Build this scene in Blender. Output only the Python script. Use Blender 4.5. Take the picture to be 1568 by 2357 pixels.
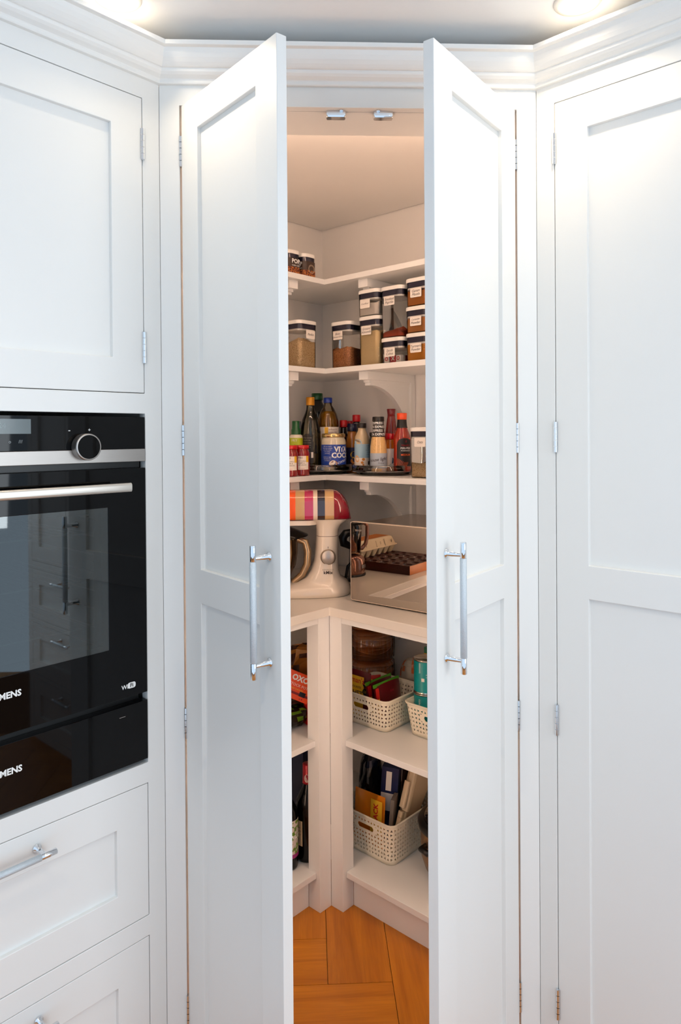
import bpy, bmesh, math, random
from mathutils import Vector, Matrix

for o in list(bpy.data.objects):
    bpy.data.objects.remove(o, do_unlink=True)
SC = bpy.context.scene
COL = SC.collection
random.seed(7)
S = 2 ** -0.5
PI = math.pi

# ------------------------------------------------------------------ camera
cd = bpy.data.cameras.new('camera')
cam = bpy.data.objects.new('camera', cd)
COL.objects.link(cam)
F_PX = 1641.72
yaw, pitch, roll = 0.042066, -0.0078665, -0.0070211
fw = Vector((math.sin(yaw) * math.cos(pitch), math.cos(yaw) * math.cos(pitch), math.sin(pitch)))
r0 = fw.cross(Vector((0, 0, 1))).normalized()
u0 = r0.cross(fw)
rt = math.cos(roll) * r0 + math.sin(roll) * u0
up = -math.sin(roll) * r0 + math.cos(roll) * u0
mw = Matrix.Identity(4)
for i in range(3):
    mw[i][0], mw[i][1], mw[i][2] = rt[i], up[i], -fw[i]
mw[0][3], mw[1][3], mw[2][3] = -0.0927, -1.5933, 1.42
cam.matrix_world = mw
cd.sensor_fit = 'HORIZONTAL'
cd.sensor_width = 36
cd.lens = F_PX / 1568 * 36
cd.shift_y = -(1178.5 - 1013.0) / 1568
cd.clip_start = 0.02
SC.camera = cam

# ------------------------------------------------------------------ light
W = bpy.data.worlds.new('world')
SC.world = W
W.use_nodes = True
bg = W.node_tree.nodes['Background']
bg.inputs[0].default_value = (0.65, 0.82, 1.0, 1)
bg.inputs[1].default_value = 1.05


def area(name, loc, target, sx, sy, power, col):
    l = bpy.data.lights.new(name, 'AREA')
    l.shape = 'RECTANGLE'
    l.size, l.size_y = sx, sy
    l.energy = power
    l.color = col
    o = bpy.data.objects.new(name, l)
    COL.objects.link(o)
    o.location = loc
    o.rotation_euler = (Vector(target) - Vector(loc)).to_track_quat('-Z', 'Y').to_euler()
    return o


# daylight from the kitchen window far along the right-hand wall
area('window_daylight', (2.35, -2.25, 1.45), (0.0, -0.25, 1.1), 1.5, 1.3, 27, (0.88, 0.95, 1.0))

SC.view_settings.view_transform = 'Standard'
SC.view_settings.look = 'None'
SC.view_settings.exposure = 0.22
SC.view_settings.gamma = 1
SC.view_settings.use_curve_mapping = False
SC.cycles.use_denoising = True
SC.cycles.max_bounces = 6
SC.cycles.diffuse_bounces = 4
SC.cycles.caustics_reflective = False
SC.cycles.caustics_refractive = False
SC.cycles.use_adaptive_sampling = True
SC.cycles.adaptive_threshold = 0.06
SC.cycles.transparent_max_bounces = 16
SC.cycles.sample_clamp_indirect = 6


# ------------------------------------------------------------------ materials
def lin(c):
    r = []
    for v in c[:3]:
        v = v / 255.0
        r.append(v / 12.92 if v <= 0.04045 else ((v + 0.055) / 1.055) ** 2.4)
    return tuple(r)


MATS = {}


def mat(name, col, rough=0.5, metal=0.0, var=0.03, scale=30.0, bump=0.0, spec=0.5, coat=0.0, trans=0.0, stretch=None, emit=0.0, srgb=True):
    if name in MATS:
        return MATS[name]
    m = bpy.data.materials.new(name)
    m.use_nodes = True
    nt = m.node_tree
    b = nt.nodes['Principled BSDF']
    c = lin(col) if srgb else col
    tc = nt.nodes.new('ShaderNodeTexCoord')
    src = tc.outputs['Object']
    if stretch:
        mp = nt.nodes.new('ShaderNodeMapping')
        mp.inputs['Scale'].default_value = stretch
        nt.links.new(src, mp.inputs[0])
        src = mp.outputs[0]
    nz = nt.nodes.new('ShaderNodeTexNoise')
    nz.inputs['Scale'].default_value = scale
    nz.inputs['Detail'].default_value = 4
    nt.links.new(src, nz.inputs['Vector'])
    mx = nt.nodes.new('ShaderNodeMix')
    mx.data_type = 'RGBA'
    mx.inputs[6].default_value = (*[max(0, v * (1 - var)) for v in c], 1)
    mx.inputs[7].default_value = (*[min(1, v * (1 + var)) for v in c], 1)
    nt.links.new(nz.outputs[0], mx.inputs[0])
    nt.links.new(mx.outputs[2], b.inputs['Base Color'])
    b.inputs['Roughness'].default_value = rough
    b.inputs['Metallic'].default_value = metal
    b.inputs['Specular IOR Level'].default_value = spec
    b.inputs['Coat Weight'].default_value = coat
    b.inputs['Coat Roughness'].default_value = 0.05
    b.inputs['Transmission Weight'].default_value = trans
    if emit:
        b.inputs['Emission Color'].default_value = (*c, 1)
        b.inputs['Emission Strength'].default_value = emit
    if bump:
        bp = nt.nodes.new('ShaderNodeBump')
        bp.inputs['Strength'].default_value = bump
        bp.inputs['Distance'].default_value = 0.002
        nt.links.new(nz.outputs[0], bp.inputs['Height'])
        nt.links.new(bp.outputs[0], b.inputs['Normal'])
    MATS[name] = m
    return m


def speckle(name, ca, cb, scale=350.0, rough=0.8, thresh=0.55, soft=0.08, bump=0.4):
    """two-colour granular material (grains, crumbs, print)"""
    if name in MATS:
        return MATS[name]
    m = bpy.data.materials.new(name)
    m.use_nodes = True
    nt = m.node_tree
    b = nt.nodes['Principled BSDF']
    tc = nt.nodes.new('ShaderNodeTexCoord')
    nz = nt.nodes.new('ShaderNodeTexNoise')
    nz.inputs['Scale'].default_value = scale
    nz.inputs['Detail'].default_value = 2
    nt.links.new(tc.outputs['Object'], nz.inputs['Vector'])
    mr = nt.nodes.new('ShaderNodeMapRange')
    mr.inputs[1].default_value = thresh - soft
    mr.inputs[2].default_value = thresh + soft
    nt.links.new(nz.outputs[0], mr.inputs[0])
    mx = nt.nodes.new('ShaderNodeMix')
    mx.data_type = 'RGBA'
    mx.inputs[6].default_value = (*lin(ca), 1)
    mx.inputs[7].default_value = (*lin(cb), 1)
    nt.links.new(mr.outputs[0], mx.inputs[0])
    nt.links.new(mx.outputs[2], b.inputs['Base Color'])
    b.inputs['Roughness'].default_value = rough
    bp = nt.nodes.new('ShaderNodeBump')
    bp.inputs['Strength'].default_value = bump
    bp.inputs['Distance'].default_value = 0.002
    nt.links.new(nz.outputs[0], bp.inputs['Height'])
    nt.links.new(bp.outputs[0], b.inputs['Normal'])
    MATS[name] = m
    return m


def thin(name, tint=(1, 1, 1), ior=1.45, rough=0.03, gain=1.0):
    """thin clear plastic or glass wall: fresnel mix of tinted see-through and gloss"""
    if name in MATS:
        return MATS[name]
    m = bpy.data.materials.new(name)
    m.use_nodes = True
    nt = m.node_tree
    nt.nodes.remove(nt.nodes['Principled BSDF'])
    out = nt.nodes['Material Output']
    tr = nt.nodes.new('ShaderNodeBsdfTransparent')
    nz = nt.nodes.new('ShaderNodeTexNoise')
    nz.inputs['Scale'].default_value = 8
    mxc = nt.nodes.new('ShaderNodeMix')
    mxc.data_type = 'RGBA'
    mxc.inputs[6].default_value = (*[v * 0.98 for v in tint], 1)
    mxc.inputs[7].default_value = (*tint, 1)
    nt.links.new(nz.outputs[0], mxc.inputs[0])
    nt.links.new(mxc.outputs[2], tr.inputs[0])
    gl = nt.nodes.new('ShaderNodeBsdfGlossy')
    gl.inputs['Roughness'].default_value = rough
    fr = nt.nodes.new('ShaderNodeFresnel')
    fr.inputs['IOR'].default_value = ior
    mu = nt.nodes.new('ShaderNodeMath')
    mu.operation = 'MULTIPLY'
    mu.use_clamp = True
    mu.inputs[1].default_value = gain
    nt.links.new(fr.outputs[0], mu.inputs[0])
    mx = nt.nodes.new('ShaderNodeMixShader')
    nt.links.new(mu.outputs[0], mx.inputs[0])
    nt.links.new(tr.outputs[0], mx.inputs[1])
    nt.links.new(gl.outputs[0], mx.inputs[2])
    nt.links.new(mx.outputs[0], out.inputs[0])
    MATS[name] = m
    return m


def wood(name, ca, cb, rough=0.42):
    m = bpy.data.materials.new(name)
    m.use_nodes = True
    nt = m.node_tree
    b = nt.nodes['Principled BSDF']
    tc = nt.nodes.new('ShaderNodeTexCoord')
    oi = nt.nodes.new('ShaderNodeObjectInfo')
    ml = nt.nodes.new('ShaderNodeVectorMath')
    ml.operation = 'SCALE'
    ml.inputs[0].default_value = (31.0, 17.0, 5.0)
    nt.links.new(oi.outputs['Random'], ml.inputs['Scale'])
    ad = nt.nodes.new('ShaderNodeVectorMath')
    nt.links.new(tc.outputs['Object'], ad.inputs[0])
    nt.links.new(ml.outputs[0], ad.inputs[1])
    mp = nt.nodes.new('ShaderNodeMapping')
    mp.inputs['Scale'].default_value = (1.6, 15.0, 15.0)
    nt.links.new(ad.outputs[0], mp.inputs[0])
    nz = nt.nodes.new('ShaderNodeTexNoise')
    nz.inputs['Scale'].default_value = 1.5
    nz.inputs['Detail'].default_value = 8
    nz.inputs['Roughness'].default_value = 0.62
    nz.inputs['Distortion'].default_value = 0.6
    nt.links.new(mp.outputs[0], nz.inputs['Vector'])
    mp2 = nt.nodes.new('ShaderNodeMapping')
    mp2.inputs['Scale'].default_value = (6.0, 140.0, 140.0)
    nt.links.new(ad.outputs[0], mp2.inputs[0])
    n2 = nt.nodes.new('ShaderNodeTexNoise')
    n2.inputs['Scale'].default_value = 1.4
    n2.inputs['Detail'].default_value = 3
    nt.links.new(mp2.outputs[0], n2.inputs['Vector'])
    mr = nt.nodes.new('ShaderNodeMapRange')
    mr.inputs[1].default_value = 0.32
    mr.inputs[2].default_value = 0.68
    nt.links.new(nz.outputs[0], mr.inputs[0])
    mx = nt.nodes.new('ShaderNodeMix')
    mx.data_type = 'RGBA'
    mx.inputs[6].default_value = (*lin(ca), 1)
    mx.inputs[7].default_value = (*lin(cb), 1)
    nt.links.new(mr.outputs[0], mx.inputs[0])
    mx2 = nt.nodes.new('ShaderNodeMix')
    mx2.data_type = 'RGBA'
    mx2.blend_type = 'MULTIPLY'
    mx2.inputs[0].default_value = 0.28
    nt.links.new(mx.outputs[2], mx2.inputs[6])
    nt.links.new(n2.outputs[0], mx2.inputs[7])
    nt.links.new(mx2.outputs[2], b.inputs['Base Color'])
    b.inputs['Roughness'].default_value = rough
    bp = nt.nodes.new('ShaderNodeBump')
    bp.inputs['Strength'].default_value = 0.12
    bp.inputs['Distance'].default_value = 0.001
    nt.links.new(n2.outputs[0], bp.inputs['Height'])
    nt.links.new(bp.outputs[0], b.inputs['Normal'])
    return m


PAINT = mat('white_satin_paint', (232, 231, 228), 0.38, var=0.012, scale=6, spec=0.4)
WALLP = mat('pantry_wall_paint', (240, 236, 231), 0.7, var=0.015, scale=5, bump=0.05)
CEILP = mat('ceiling_paint', (250, 250, 249), 0.9, var=0.015, scale=60, bump=0.1)
STONE = mat('pale_worktop_quartz', (222, 216, 206), 0.22, var=0.04, scale=9)
CHROME = mat('polished_chrome', (225, 228, 232), 0.08, 1.0, var=0.01)
KNURL = mat('knurled_chrome', (206, 214, 220), 0.5, 0.6, var=0.12, scale=900, bump=0.6)
STEEL = mat('brushed_steel', (176, 170, 165), 0.4, 1.0, var=0.05, scale=40, stretch=(1, 60, 60))
BLACKGL = mat('black_oven_glass', (2, 2, 3), 0.03, spec=0.24, var=0.02)
BLACK = mat('black_plastic', (10, 10, 11), 0.35, var=0.05)
DARK = mat('dark_cavity', (16, 17, 18), 0.6, var=0.1)
WHITEPR = mat('white_print', (235, 235, 232), 0.5, var=0.01)
OAK = wood('oak_plank', (176, 100, 16), (216, 136, 34))
CLEAR = thin('clear_plastic', (0.95, 0.94, 0.92), 1.38)
LIDW = mat('white_lid_plastic', (236, 232, 226), 0.3, var=0.01)
NAVY = mat('navy_gasket', (40, 38, 62), 0.4, var=0.05)
LABELW = mat('white_label', (234, 226, 216), 0.6, var=0.02)
INK = mat('dark_ink', (60, 44, 40), 0.6)
CREAM = mat('cream_gloss_enamel', (224, 212, 196), 0.16, var=0.015, coat=0.3)
BASKETM = mat('cream_basket_plastic', (232, 222, 200), 0.4, var=0.02)


# ------------------------------------------------------------------ mesh helpers
class MB:
    """collects geometry; build() links it as one mesh object"""

    def __init__(self):
        self.v, self.f, self.mi, self.sm = [], [], [], []

    def add(self, vs, fs, mi=0, smooth=False):
        n = len(self.v)
        self.v += [tuple(p) for p in vs]
        for k, f in enumerate(fs):
            self.f.append(tuple(n + i for i in f))
            self.mi.append(mi[k] if isinstance(mi, (list, tuple)) else mi)
            self.sm.append(smooth)
        return self

    def box(self, x0, x1, y0, y1, z0, z1, mi=0):
        x0, x1 = min(x0, x1), max(x0, x1)
        y0, y1 = min(y0, y1), max(y0, y1)
        z0, z1 = min(z0, z1), max(z0, z1)
        return self.add([(x0, y0, z0), (x1, y0, z0), (x1, y1, z0), (x0, y1, z0), (x0, y0, z1), (x1, y0, z1), (x1, y1, z1), (x0, y1, z1)],
                        [(0, 3, 2, 1), (4, 5, 6, 7), (0, 1, 5, 4), (1, 2, 6, 5), (2, 3, 7, 6), (3, 0, 4, 7)], mi)

    def prism(self, poly, z0, z1, mi=0):
        """polygon in xy (any winding) extruded in z"""
        a = sum(poly[i][0] * poly[(i + 1) % len(poly)][1] - poly[(i + 1) % len(poly)][0] * poly[i][1] for i in range(len(poly)))
        if a < 0:
            poly = poly[::-1]
        n = len(poly)
        vs = [(p[0], p[1], z0) for p in poly] + [(p[0], p[1], z1) for p in poly]
        fs = [tuple(range(n - 1, -1, -1)), tuple(range(n, 2 * n))] + [(i, (i + 1) % n, n + (i + 1) % n, n + i) for i in range(n)]
        return self.add(vs, fs, mi)

    def prism_xz(self, poly, y0, y1, mi=0, smooth=False):
        a = sum(poly[i][0] * poly[(i + 1) % len(poly)][1] - poly[(i + 1) % len(poly)][0] * poly[i][1] for i in range(len(poly)))
        if a < 0:
            poly = poly[::-1]
        n = len(poly)
        y0, y1 = min(y0, y1), max(y0, y1)
        vs = [(p[0], y0, p[1]) for p in poly] + [(p[0], y1, p[1]) for p in poly]
        fs = [tuple(range(n)), tuple(range(2 * n - 1, n - 1, -1))] + [((i + 1) % n, i, n + i, n + (i + 1) % n) for i in range(n)]
        return self.add(vs, fs, mi, smooth)

    def lathe(self, prof, seg=32, cx=0, cy=0, cz=0, mi=0, smooth=True, close=True, a0=0.0, a1=2 * PI):
        """profile [(r, z)...] from bottom up"""
        full = abs(a1 - a0 - 2 * PI) < 1e-6
        cols = seg if full else seg + 1
        vs, fs = [], []
        for r, z in prof:
            for i in range(cols):
                a = a0 + (a1 - a0) * i / seg
                vs.append((cx + r * math.cos(a), cy + r * math.sin(a), cz + z))
        for j in range(len(prof) - 1):
            for i in range(seg):
                k = (i + 1) % cols
                fs.append((j * cols + i, j * cols + k, (j + 1) * cols + k, (j + 1) * cols + i))
        self.add(vs, fs, mi, smooth)
        if close and full:
            n = len(self.v) - len(vs)
            if prof[0][0] > 1e-5:
                self.f.append(tuple(n + i for i in range(cols - 1, -1, -1))); self.mi.append(mi); self.sm.append(False)
            if prof[-1][0] > 1e-5:
                o = n + (len(prof) - 1) * cols
                self.f.append(tuple(o + i for i in range(cols))); self.mi.append(mi); self.sm.append(False)
        return self

    def loft(self, rings, mi=0, smooth=True, caps=True):
        n = len(rings[0])
        vs = [p for r in rings for p in r]
        fs = []
        for j in range(len(rings) - 1):
            for i in range(n):
                k = (i + 1) % n
                fs.append((j * n + i, j * n + k, (j + 1) * n + k, (j + 1) * n + i))
        self.add(vs, fs, mi, smooth)
        if caps:
            self.add(rings[0][::-1], [tuple(range(n))], mi)
            self.add(rings[-1], [tuple(range(n))], mi)
        return self

    def tube(self, pts, r, seg=10, mi=0, caps=True):
        rings = []
        pts = [Vector(p) for p in pts]
        prev = None
        for i, p in enumerate(pts):
            d = (pts[min(i + 1, len(pts) - 1)] - pts[max(i - 1, 0)]).normalized()
            ref = prev if prev is not None else (Vector((0, 0, 1)) if abs(d.z) < 0.9 else Vector((1, 0, 0)))
            x = (ref - d * ref.dot(d)).normalized()
            y = d.cross(x)
            prev = x
            rr = r[i] if isinstance(r, (list, tuple)) else r
            rings.append([tuple(p + (x * math.cos(2 * PI * k / seg) + y * math.sin(2 * PI * k / seg)) * rr) for k in range(seg)])
        return self.loft(rings, mi, True, caps)

    def plate(self, xs, zs, holes, y0, y1):
        """slab in xz with rectangular holes; xs, zs include all cuts; holes = [(x0,x1,z0,z1)]"""
        xs, zs = sorted(set(xs)), sorted(set(zs))
        solid = lambda i, j: 0 <= i < len(xs) - 1 and 0 <= j < len(zs) - 1 and not any(
            h[0] - 1e-6 <= (xs[i] + xs[i + 1]) / 2 <= h[1] + 1e-6 and h[2] - 1e-6 <= (zs[j] + zs[j + 1]) / 2 <= h[3] + 1e-6 for h in holes)
        idx, vs, fs = {}, [], []

        def V(i, j, k):
            if (i, j, k) not in idx:
                idx[(i, j, k)] = len(vs)
                vs.append((xs[i], (y0, y1)[k], zs[j]))
            return idx[(i, j, k)]
        y0, y1 = min(y0, y1), max(y0, y1)
        for i in range(len(xs) - 1):
            for j in range(len(zs) - 1):
                if not solid(i, j):
                    continue
                fs.append((V(i, j, 0), V(i + 1, j, 0), V(i + 1, j + 1, 0), V(i, j + 1, 0)))
                fs.append((V(i, j, 1), V(i, j + 1, 1), V(i + 1, j + 1, 1), V(i + 1, j, 1)))
                if not solid(i - 1, j): fs.append((V(i, j, 0), V(i, j + 1, 0), V(i, j + 1, 1), V(i, j, 1)))
                if not solid(i + 1, j): fs.append((V(i + 1, j, 0), V(i + 1, j, 1), V(i + 1, j + 1, 1), V(i + 1, j + 1, 0)))
                if not solid(i, j - 1): fs.append((V(i, j, 0), V(i, j, 1), V(i + 1, j, 1), V(i + 1, j, 0)))
                if not solid(i, j + 1): fs.append((V(i, j + 1, 0), V(i + 1, j + 1, 0), V(i + 1, j + 1, 1), V(i, j + 1, 1)))
        return self.add(vs, fs)

    def mesh(self, name, mats):
        me = bpy.data.meshes.new(name)
        me.from_pydata(self.v, [], self.f)
        for m in (mats if isinstance(mats, (list, tuple)) else [mats]):
            me.materials.append(m)
        for p, mi, sm in zip(me.polygons, self.mi, self.sm):
            p.material_index = mi
            p.use_smooth = sm
        me.validate()
        me.update()
        return me

    def build(self, name, mats, parent=None, bevel=0.0, seg=2):
        o = bpy.data.objects.new(name, self.mesh(name, mats))
        COL.objects.link(o)
        if parent:
            o.parent = parent
        if bevel:
            b = o.modifiers.new('bevel', 'BEVEL')
            b.width = bevel
            b.segments = seg
            b.limit_method = 'ANGLE'
            b.angle_limit = math.radians(40)
        return o


def tag(o, label=None, cat=None, group=None, kind=None):
    if label: o['label'] = label
    if cat: o['category'] = cat
    if group: o['group'] = group
    if kind: o['kind'] = kind
    return o


def thing(name, loc=(0, 0, 0), rz=0.0, label=None, cat=None, group=None, kind=None):
    o = bpy.data.objects.new(name, None)
    o.empty_display_size = 0.05
    COL.objects.link(o)
    o.location = loc
    o.rotation_euler = (0, 0, rz)
    return tag(o, label, cat, group, kind)


def copy_tree(o, parent=None):
    c = o.copy()
    COL.objects.link(c)
    if parent:
        c.parent = parent
    for ch in list(o.children):
        copy_tree(ch, c)
    return c


def rrect(hx, hy, r, n=5, cx=0.0, cy=0.0):
    pts = []
    for sx, sy, a in ((1, 1, 0), (-1, 1, 90), (-1, -1, 180), (1, -1, 270)):
        for k in range(n + 1):
            t = math.radians(a + 90 * k / n)
            pts.append((cx + sx * (hx - r) + r * math.cos(t), cy + sy * (hy - r) + r * math.sin(t)))
    return pts


_dg = None


def text_geo(body, size, align='CENTER', res=2, shear=0.0, bold=0.0, spacing=1.0):
    c = bpy.data.curves.new('t', 'FONT')
    c.body = body
    c.size = size
    c.align_x = align
    c.align_y = 'CENTER'
    c.resolution_u = res
    c.shear = shear
    c.offset = bold * size
    c.space_character = spacing
    c.fill_mode = 'FRONT'
    o = bpy.data.objects.new('t', c)
    COL.objects.link(o)
    bpy.context.view_layer.update()
    dg = bpy.context.evaluated_depsgraph_get()
    me = bpy.data.meshes.new_from_object(o.evaluated_get(dg))
    vs = [tuple(v.co) for v in me.vertices]
    fs = [tuple(p.vertices) for p in me.polygons]
    bpy.data.meshes.remove(me)
    bpy.data.objects.remove(o, do_unlink=True)
    bpy.data.curves.remove(c)
    return vs, fs


def text_flat(name, body, size, org, xd, yd, m, parent, name_kw=None, **kw):
    """flat lettering: org + x*xd + y*yd"""
    vs, fs = text_geo(body, size, **kw)
    org, xd, yd = Vector(org), Vector(xd), Vector(yd)
    mb = MB().add([org + xd * v[0] + yd * v[1] for v in vs], fs)
    return mb.build(name, m, parent)


def text_bent(name, body, size, rfun, ang, zc, m, parent, off=0.0009, rot=0.0, cx=0, cy=0, **kw):
    """lettering wrapped on a round body, centred at angle ang (radians, world) and height zc"""
    vs, fs = text_geo(body, size, **kw)
    out = []
    for x, y, _ in vs:
        if rot:
            x, y = x * math.cos(rot) - y * math.sin(rot), x * math.sin(rot) + y * math.cos(rot)
        z = zc + y
        r = rfun(z) + off
        a = ang + x / r
        out.append((cx + r * math.cos(a), cy + r * math.sin(a), z))
    return MB().add(out, fs).build(name, m, parent)


def rprof(prof):
    def f(z):
        for (r0_, z0_), (r1_, z1_) in zip(prof, prof[1:]):
            if z0_ <= z <= z1_ and z1_ > z0_:
                return r0_ + (r1_ - r0_) * (z - z0_) / (z1_ - z0_)
        return prof[0][0] if z < prof[0][1] else prof[-1][0]
    return f


def patch(name, prof, z0, z1, a0, a1, m, parent, off=0.0005, n=20, nz=6, mi=0):
    """label wrapped on a lathe profile between heights z0, z1 and angles a0, a1"""
    rf = rprof(prof)
    vs, fs = [], []
    for j in range(nz + 1):
        z = z0 + (z1 - z0) * j / nz
        r = rf(z) + off
        for i in range(n + 1):
            a = a0 + (a1 - a0) * i / n
            vs.append((r * math.cos(a), r * math.sin(a), z))
    for j in range(nz):
        for i in range(n):
            k = j * (n + 1) + i
            fs.append((k, k + 1, k + n + 2, k + n + 1))
    return MB().add(vs, fs, mi, True).build(name, m, parent)


# ------------------------------------------------------------------ setting: floor, walls, ceilings
CRX, CRY = -0.04, 1.27            # inner room corner


def armL(a, b):                    # along left wall from the corner, out from the wall
    return (CRX - S * a + S * b, CRY - S * a - S * b)


def armR(a, b):
    return (CRX + S * a - S * b, CRY - S * a - S * b)


floor = MB().box(-2.4, 2.4, -1.95, 1.5, -0.06, -0.011).build('floor', mat('floor_base', (120, 78, 36), 0.8))
tag(floor, kind='structure')
PW, PL = 0.168, 0.672
mb = MB().box(0.0008, PL - 0.0008, 0.0008, PW - 0.0008, -0.011, 0.0)
plank_me = None
planks = []


def plank(x, y, vertical):
    global plank_me
    cx, cy = x + (PW if vertical else PL) / 2, y + (PL if vertical else PW) / 2
    if not (-1.45 < cx < 1.45 and -1.5 < cy < 1.45):
        return
    if cy > 0 and (cy - CRY > (cx - CRX) + 0.25 or cy - CRY > -(cx - CRX) + 0.25):
        return
    if plank_me is None:
        o = mb.build('plank', OAK, floor, bevel=0.0007, seg=1)
        plank_me = o.data
    else:
        o = bpy.data.objects.new('plank', plank_me)
        COL.objects.link(o)
        o.parent = floor
    if vertical:
        o.location = (x + PW, y, 0)
        o.rotation_euler = (0, 0, PI / 2)
    else:
        o.location = (x, y, 0)


X0, Y0 = -0.058, 0.238
for k in range(-24, 25):
    for m_ in range(-4, 5):
        ox, oy = X0 + PW * k + PL * m_, Y0 - PW * k + PL * m_
        plank(ox, oy, True)
        plank(ox + PW - PL, oy - PW, False)

wl = MB().prism([armL(-0.12, -0.1), armL(2.6, -0.1), armL(2.6, 0), armL(0, 0)], 0, 2.42).build('wall_left', WALLP)
wr = MB().prism([armR(-0.12, -0.1), armR(0, 0), armR(3.0, 0), armR(3.0, -0.1)], 0, 2.42).build('wall_right', WALLP)
tag(wl, kind='structure'); tag(wr, kind='structure')
cl = MB().box(-2.4, 2.4, -1.95, 1.5, 2.30, 2.40).build('ceiling', CEILP)
tag(cl, kind='structure')
pc = MB().prism([(-0.41, 0.03), (0.41, 0.03), armR(1.2, 0.005), armR(0.005, 0.005), armL(1.14, 0.005)], 2.233, 2.25).build('ceiling', WALLP)
tag(pc, 'flat pale ceiling inside the corner pantry', kind='structure')

# crown moulding: profile (outward, z), three mitred runs
PROF = [(0.0, 2.192), (0.009, 2.192), (0.0105, 2.194), (0.0105, 2.199), (0.012, 2.2015), (0.016, 2.2035), (0.022, 2.206), (0.027, 2.2105), (0.029, 2.2145), (0.029, 2.217),
        (0.033, 2.2175), (0.036, 2.2195), (0.041, 2.224), (0.047, 2.231), (0.052, 2.239), (0.056, 2.2475), (0.066, 2.248), (0.067, 2.249), (0.067, 2.2575), (0.0, 2.2575)]
T225 = math.tan(math.radians(22.5))


def crown(name, p_at):
    rings = []
    for end in (0, 1):
        rings.append([p_at(end, o, z) for o, z in PROF])
    n = len(PROF)
    mbx = MB().add(rings[0] + rings[1], [(i, (i + 1) % n, n + (i + 1) % n, n + i) for i in range(n)] + [tuple(range(n - 1, -1, -1)), tuple(range(n, 2 * n))])
    o = mbx.build(name, PAINT)
    bm = bmesh.new(); bm.from_mesh(o.data); bmesh.ops.recalc_face_normals(bm, faces=bm.faces); bm.to_mesh(o.data); bm.free()
    return o


HW = 0.421
tag(crown('trim_1', lambda e, o, z: ((HW - o * T225) * (1 if e else -1), -o, z)), 'white crown moulding run across the pantry front', kind='structure')
tag(crown('trim_2', lambda e, o, z: (-HW - S * (0.7 if e else o * T225) + S * o, -S * (0.7 if e else o * T225) - S * o, z)), 'white crown moulding above the oven cabinet', kind='structure')
tag(crown('trim_3', lambda e, o, z: (HW + S * (1.3 if e else o * T225) - S * o, -S * (1.3 if e else o * T225) - S * o, z)), 'white crown moulding above the right tall cabinet', kind='structure')


# ------------------------------------------------------------------ doors, hinges, handles
def pull_handle(parent, x, yk, z, vertical=True, L=0.245, ctc=0.197, out=0.036):
    """bar handle; yk = outward direction sign in local y"""
    def P(t, o, w=0.0):
        return (x + w, yk * o, z + t) if vertical else (x + t, yk * o, z + w)
    for t0, t1, t in ((-L / 2, -L / 2 + 0.03, -ctc / 2), (L / 2 - 0.03, L / 2, ctc / 2)):
        MB().tube([P(t0, out), P(t0 + 0.0008, out), P(t1 - 0.0008, out), P(t1, out)], [0.0050, 0.0058, 0.0058, 0.0052], 16).build('handle_end', CHROME, parent)
        MB().tube([P(t, 0.0), P(t, 0.0025), P(t, 0.004), P(t, out)], [0.0085, 0.0085, 0.0050, 0.0044], 14).build('handle_post', CHROME, parent)
    g = MB().tube([P(-L / 2 + 0.03, out), P(-L / 2 + 0.0305, out), P(L / 2 - 0.0305, out), P(L / 2 - 0.03, out)], [0.0058, 0.0064, 0.0064, 0.0058], 18)
    tag(g.build('knurled_grip', KNURL, parent), 'matt knurled metal grip')


def hinge(parent, x, y, z, k=1):
    m = MB()
    h = 0.068
    for i in range(5):
        m.tube([(x, y, z - h / 2 + i * h / 5 + 0.0006), (x, y, z - h / 2 + (i + 1) * h / 5 - 0.0006)], 0.0042, 10)
    m.box(x - 0.0045, x + 0.0045, y, y + 0.012 * k, z - h / 2, z + h / 2)
    return m.build('hinge', CHROME, parent)


def panel_door(parent, x0, x1, z0, z1, y_out, yin, stile, rails, name='door', th=0.022):
    """shaker door; rails = list of (z0,z1) of panels; y_out front face, yin = +1/-1 direction inwards"""
    xa, xb = min(x0, x1), max(x0, x1)
    holes = [(xa + stile, xb - stile, a, b) for a, b in rails]
    xs = [xa, xa + stile, xb - stile, xb]
    zs = [z0, z1] + [v for r in rails for v in r]
    d = MB().plate(xs, zs, holes, y_out, y_out + yin * th).build(name, PAINT, parent, bevel=0.0012)
    for a, b in rails:
        MB().box(xa + stile - 0.004, xb - stile + 0.004, y_out + yin * 0.0095, y_out + yin * 0.0165, a - 0.004, b + 0.004).build('panel', PAINT, d)
    return d


# ---- pantry cupboard front
pantry = thing('pantry_cupboard', (0, 0, 0), 0, 'white corner pantry front with two tall shaker doors standing open', 'cupboard')
OX = 0.3765
MB().plate([-HW, -OX, OX, HW], [0.0, 0.03, 2.1485, 2.232], [(-OX, OX, 0.03, 2.1485)], 0.0, 0.022).build('face_frame', PAINT, pantry, bevel=0.0012)
MB().box(-OX - 0.005, OX + 0.005, 0.0235, 0.15, 2.149, 2.2).build('head_board', PAINT, pantry)
MB().box(-HW + 0.01, -OX - 0.001, 0.0225, 0.06, 0.0, 2.23).build('jamb', PAINT, pantry)
MB().box(OX + 0.001, HW - 0.01, 0.0225, 0.06, 0.0, 2.23).build('jamb', PAINT, pantry)
for sx in (-1, 1):
    MB().prism([(sx * (HW + 0.0003), 0.0022), (sx * (HW + 0.0003), 0.032), (sx * (HW + 0.03), 0.045), (sx * (HW + 0.0150), 0.0165)], 0, 2.19).build('leak_stop_wedge', PAINT, pantry)  # hidden wedge added to stop strip light leaking through the corner seam
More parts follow.
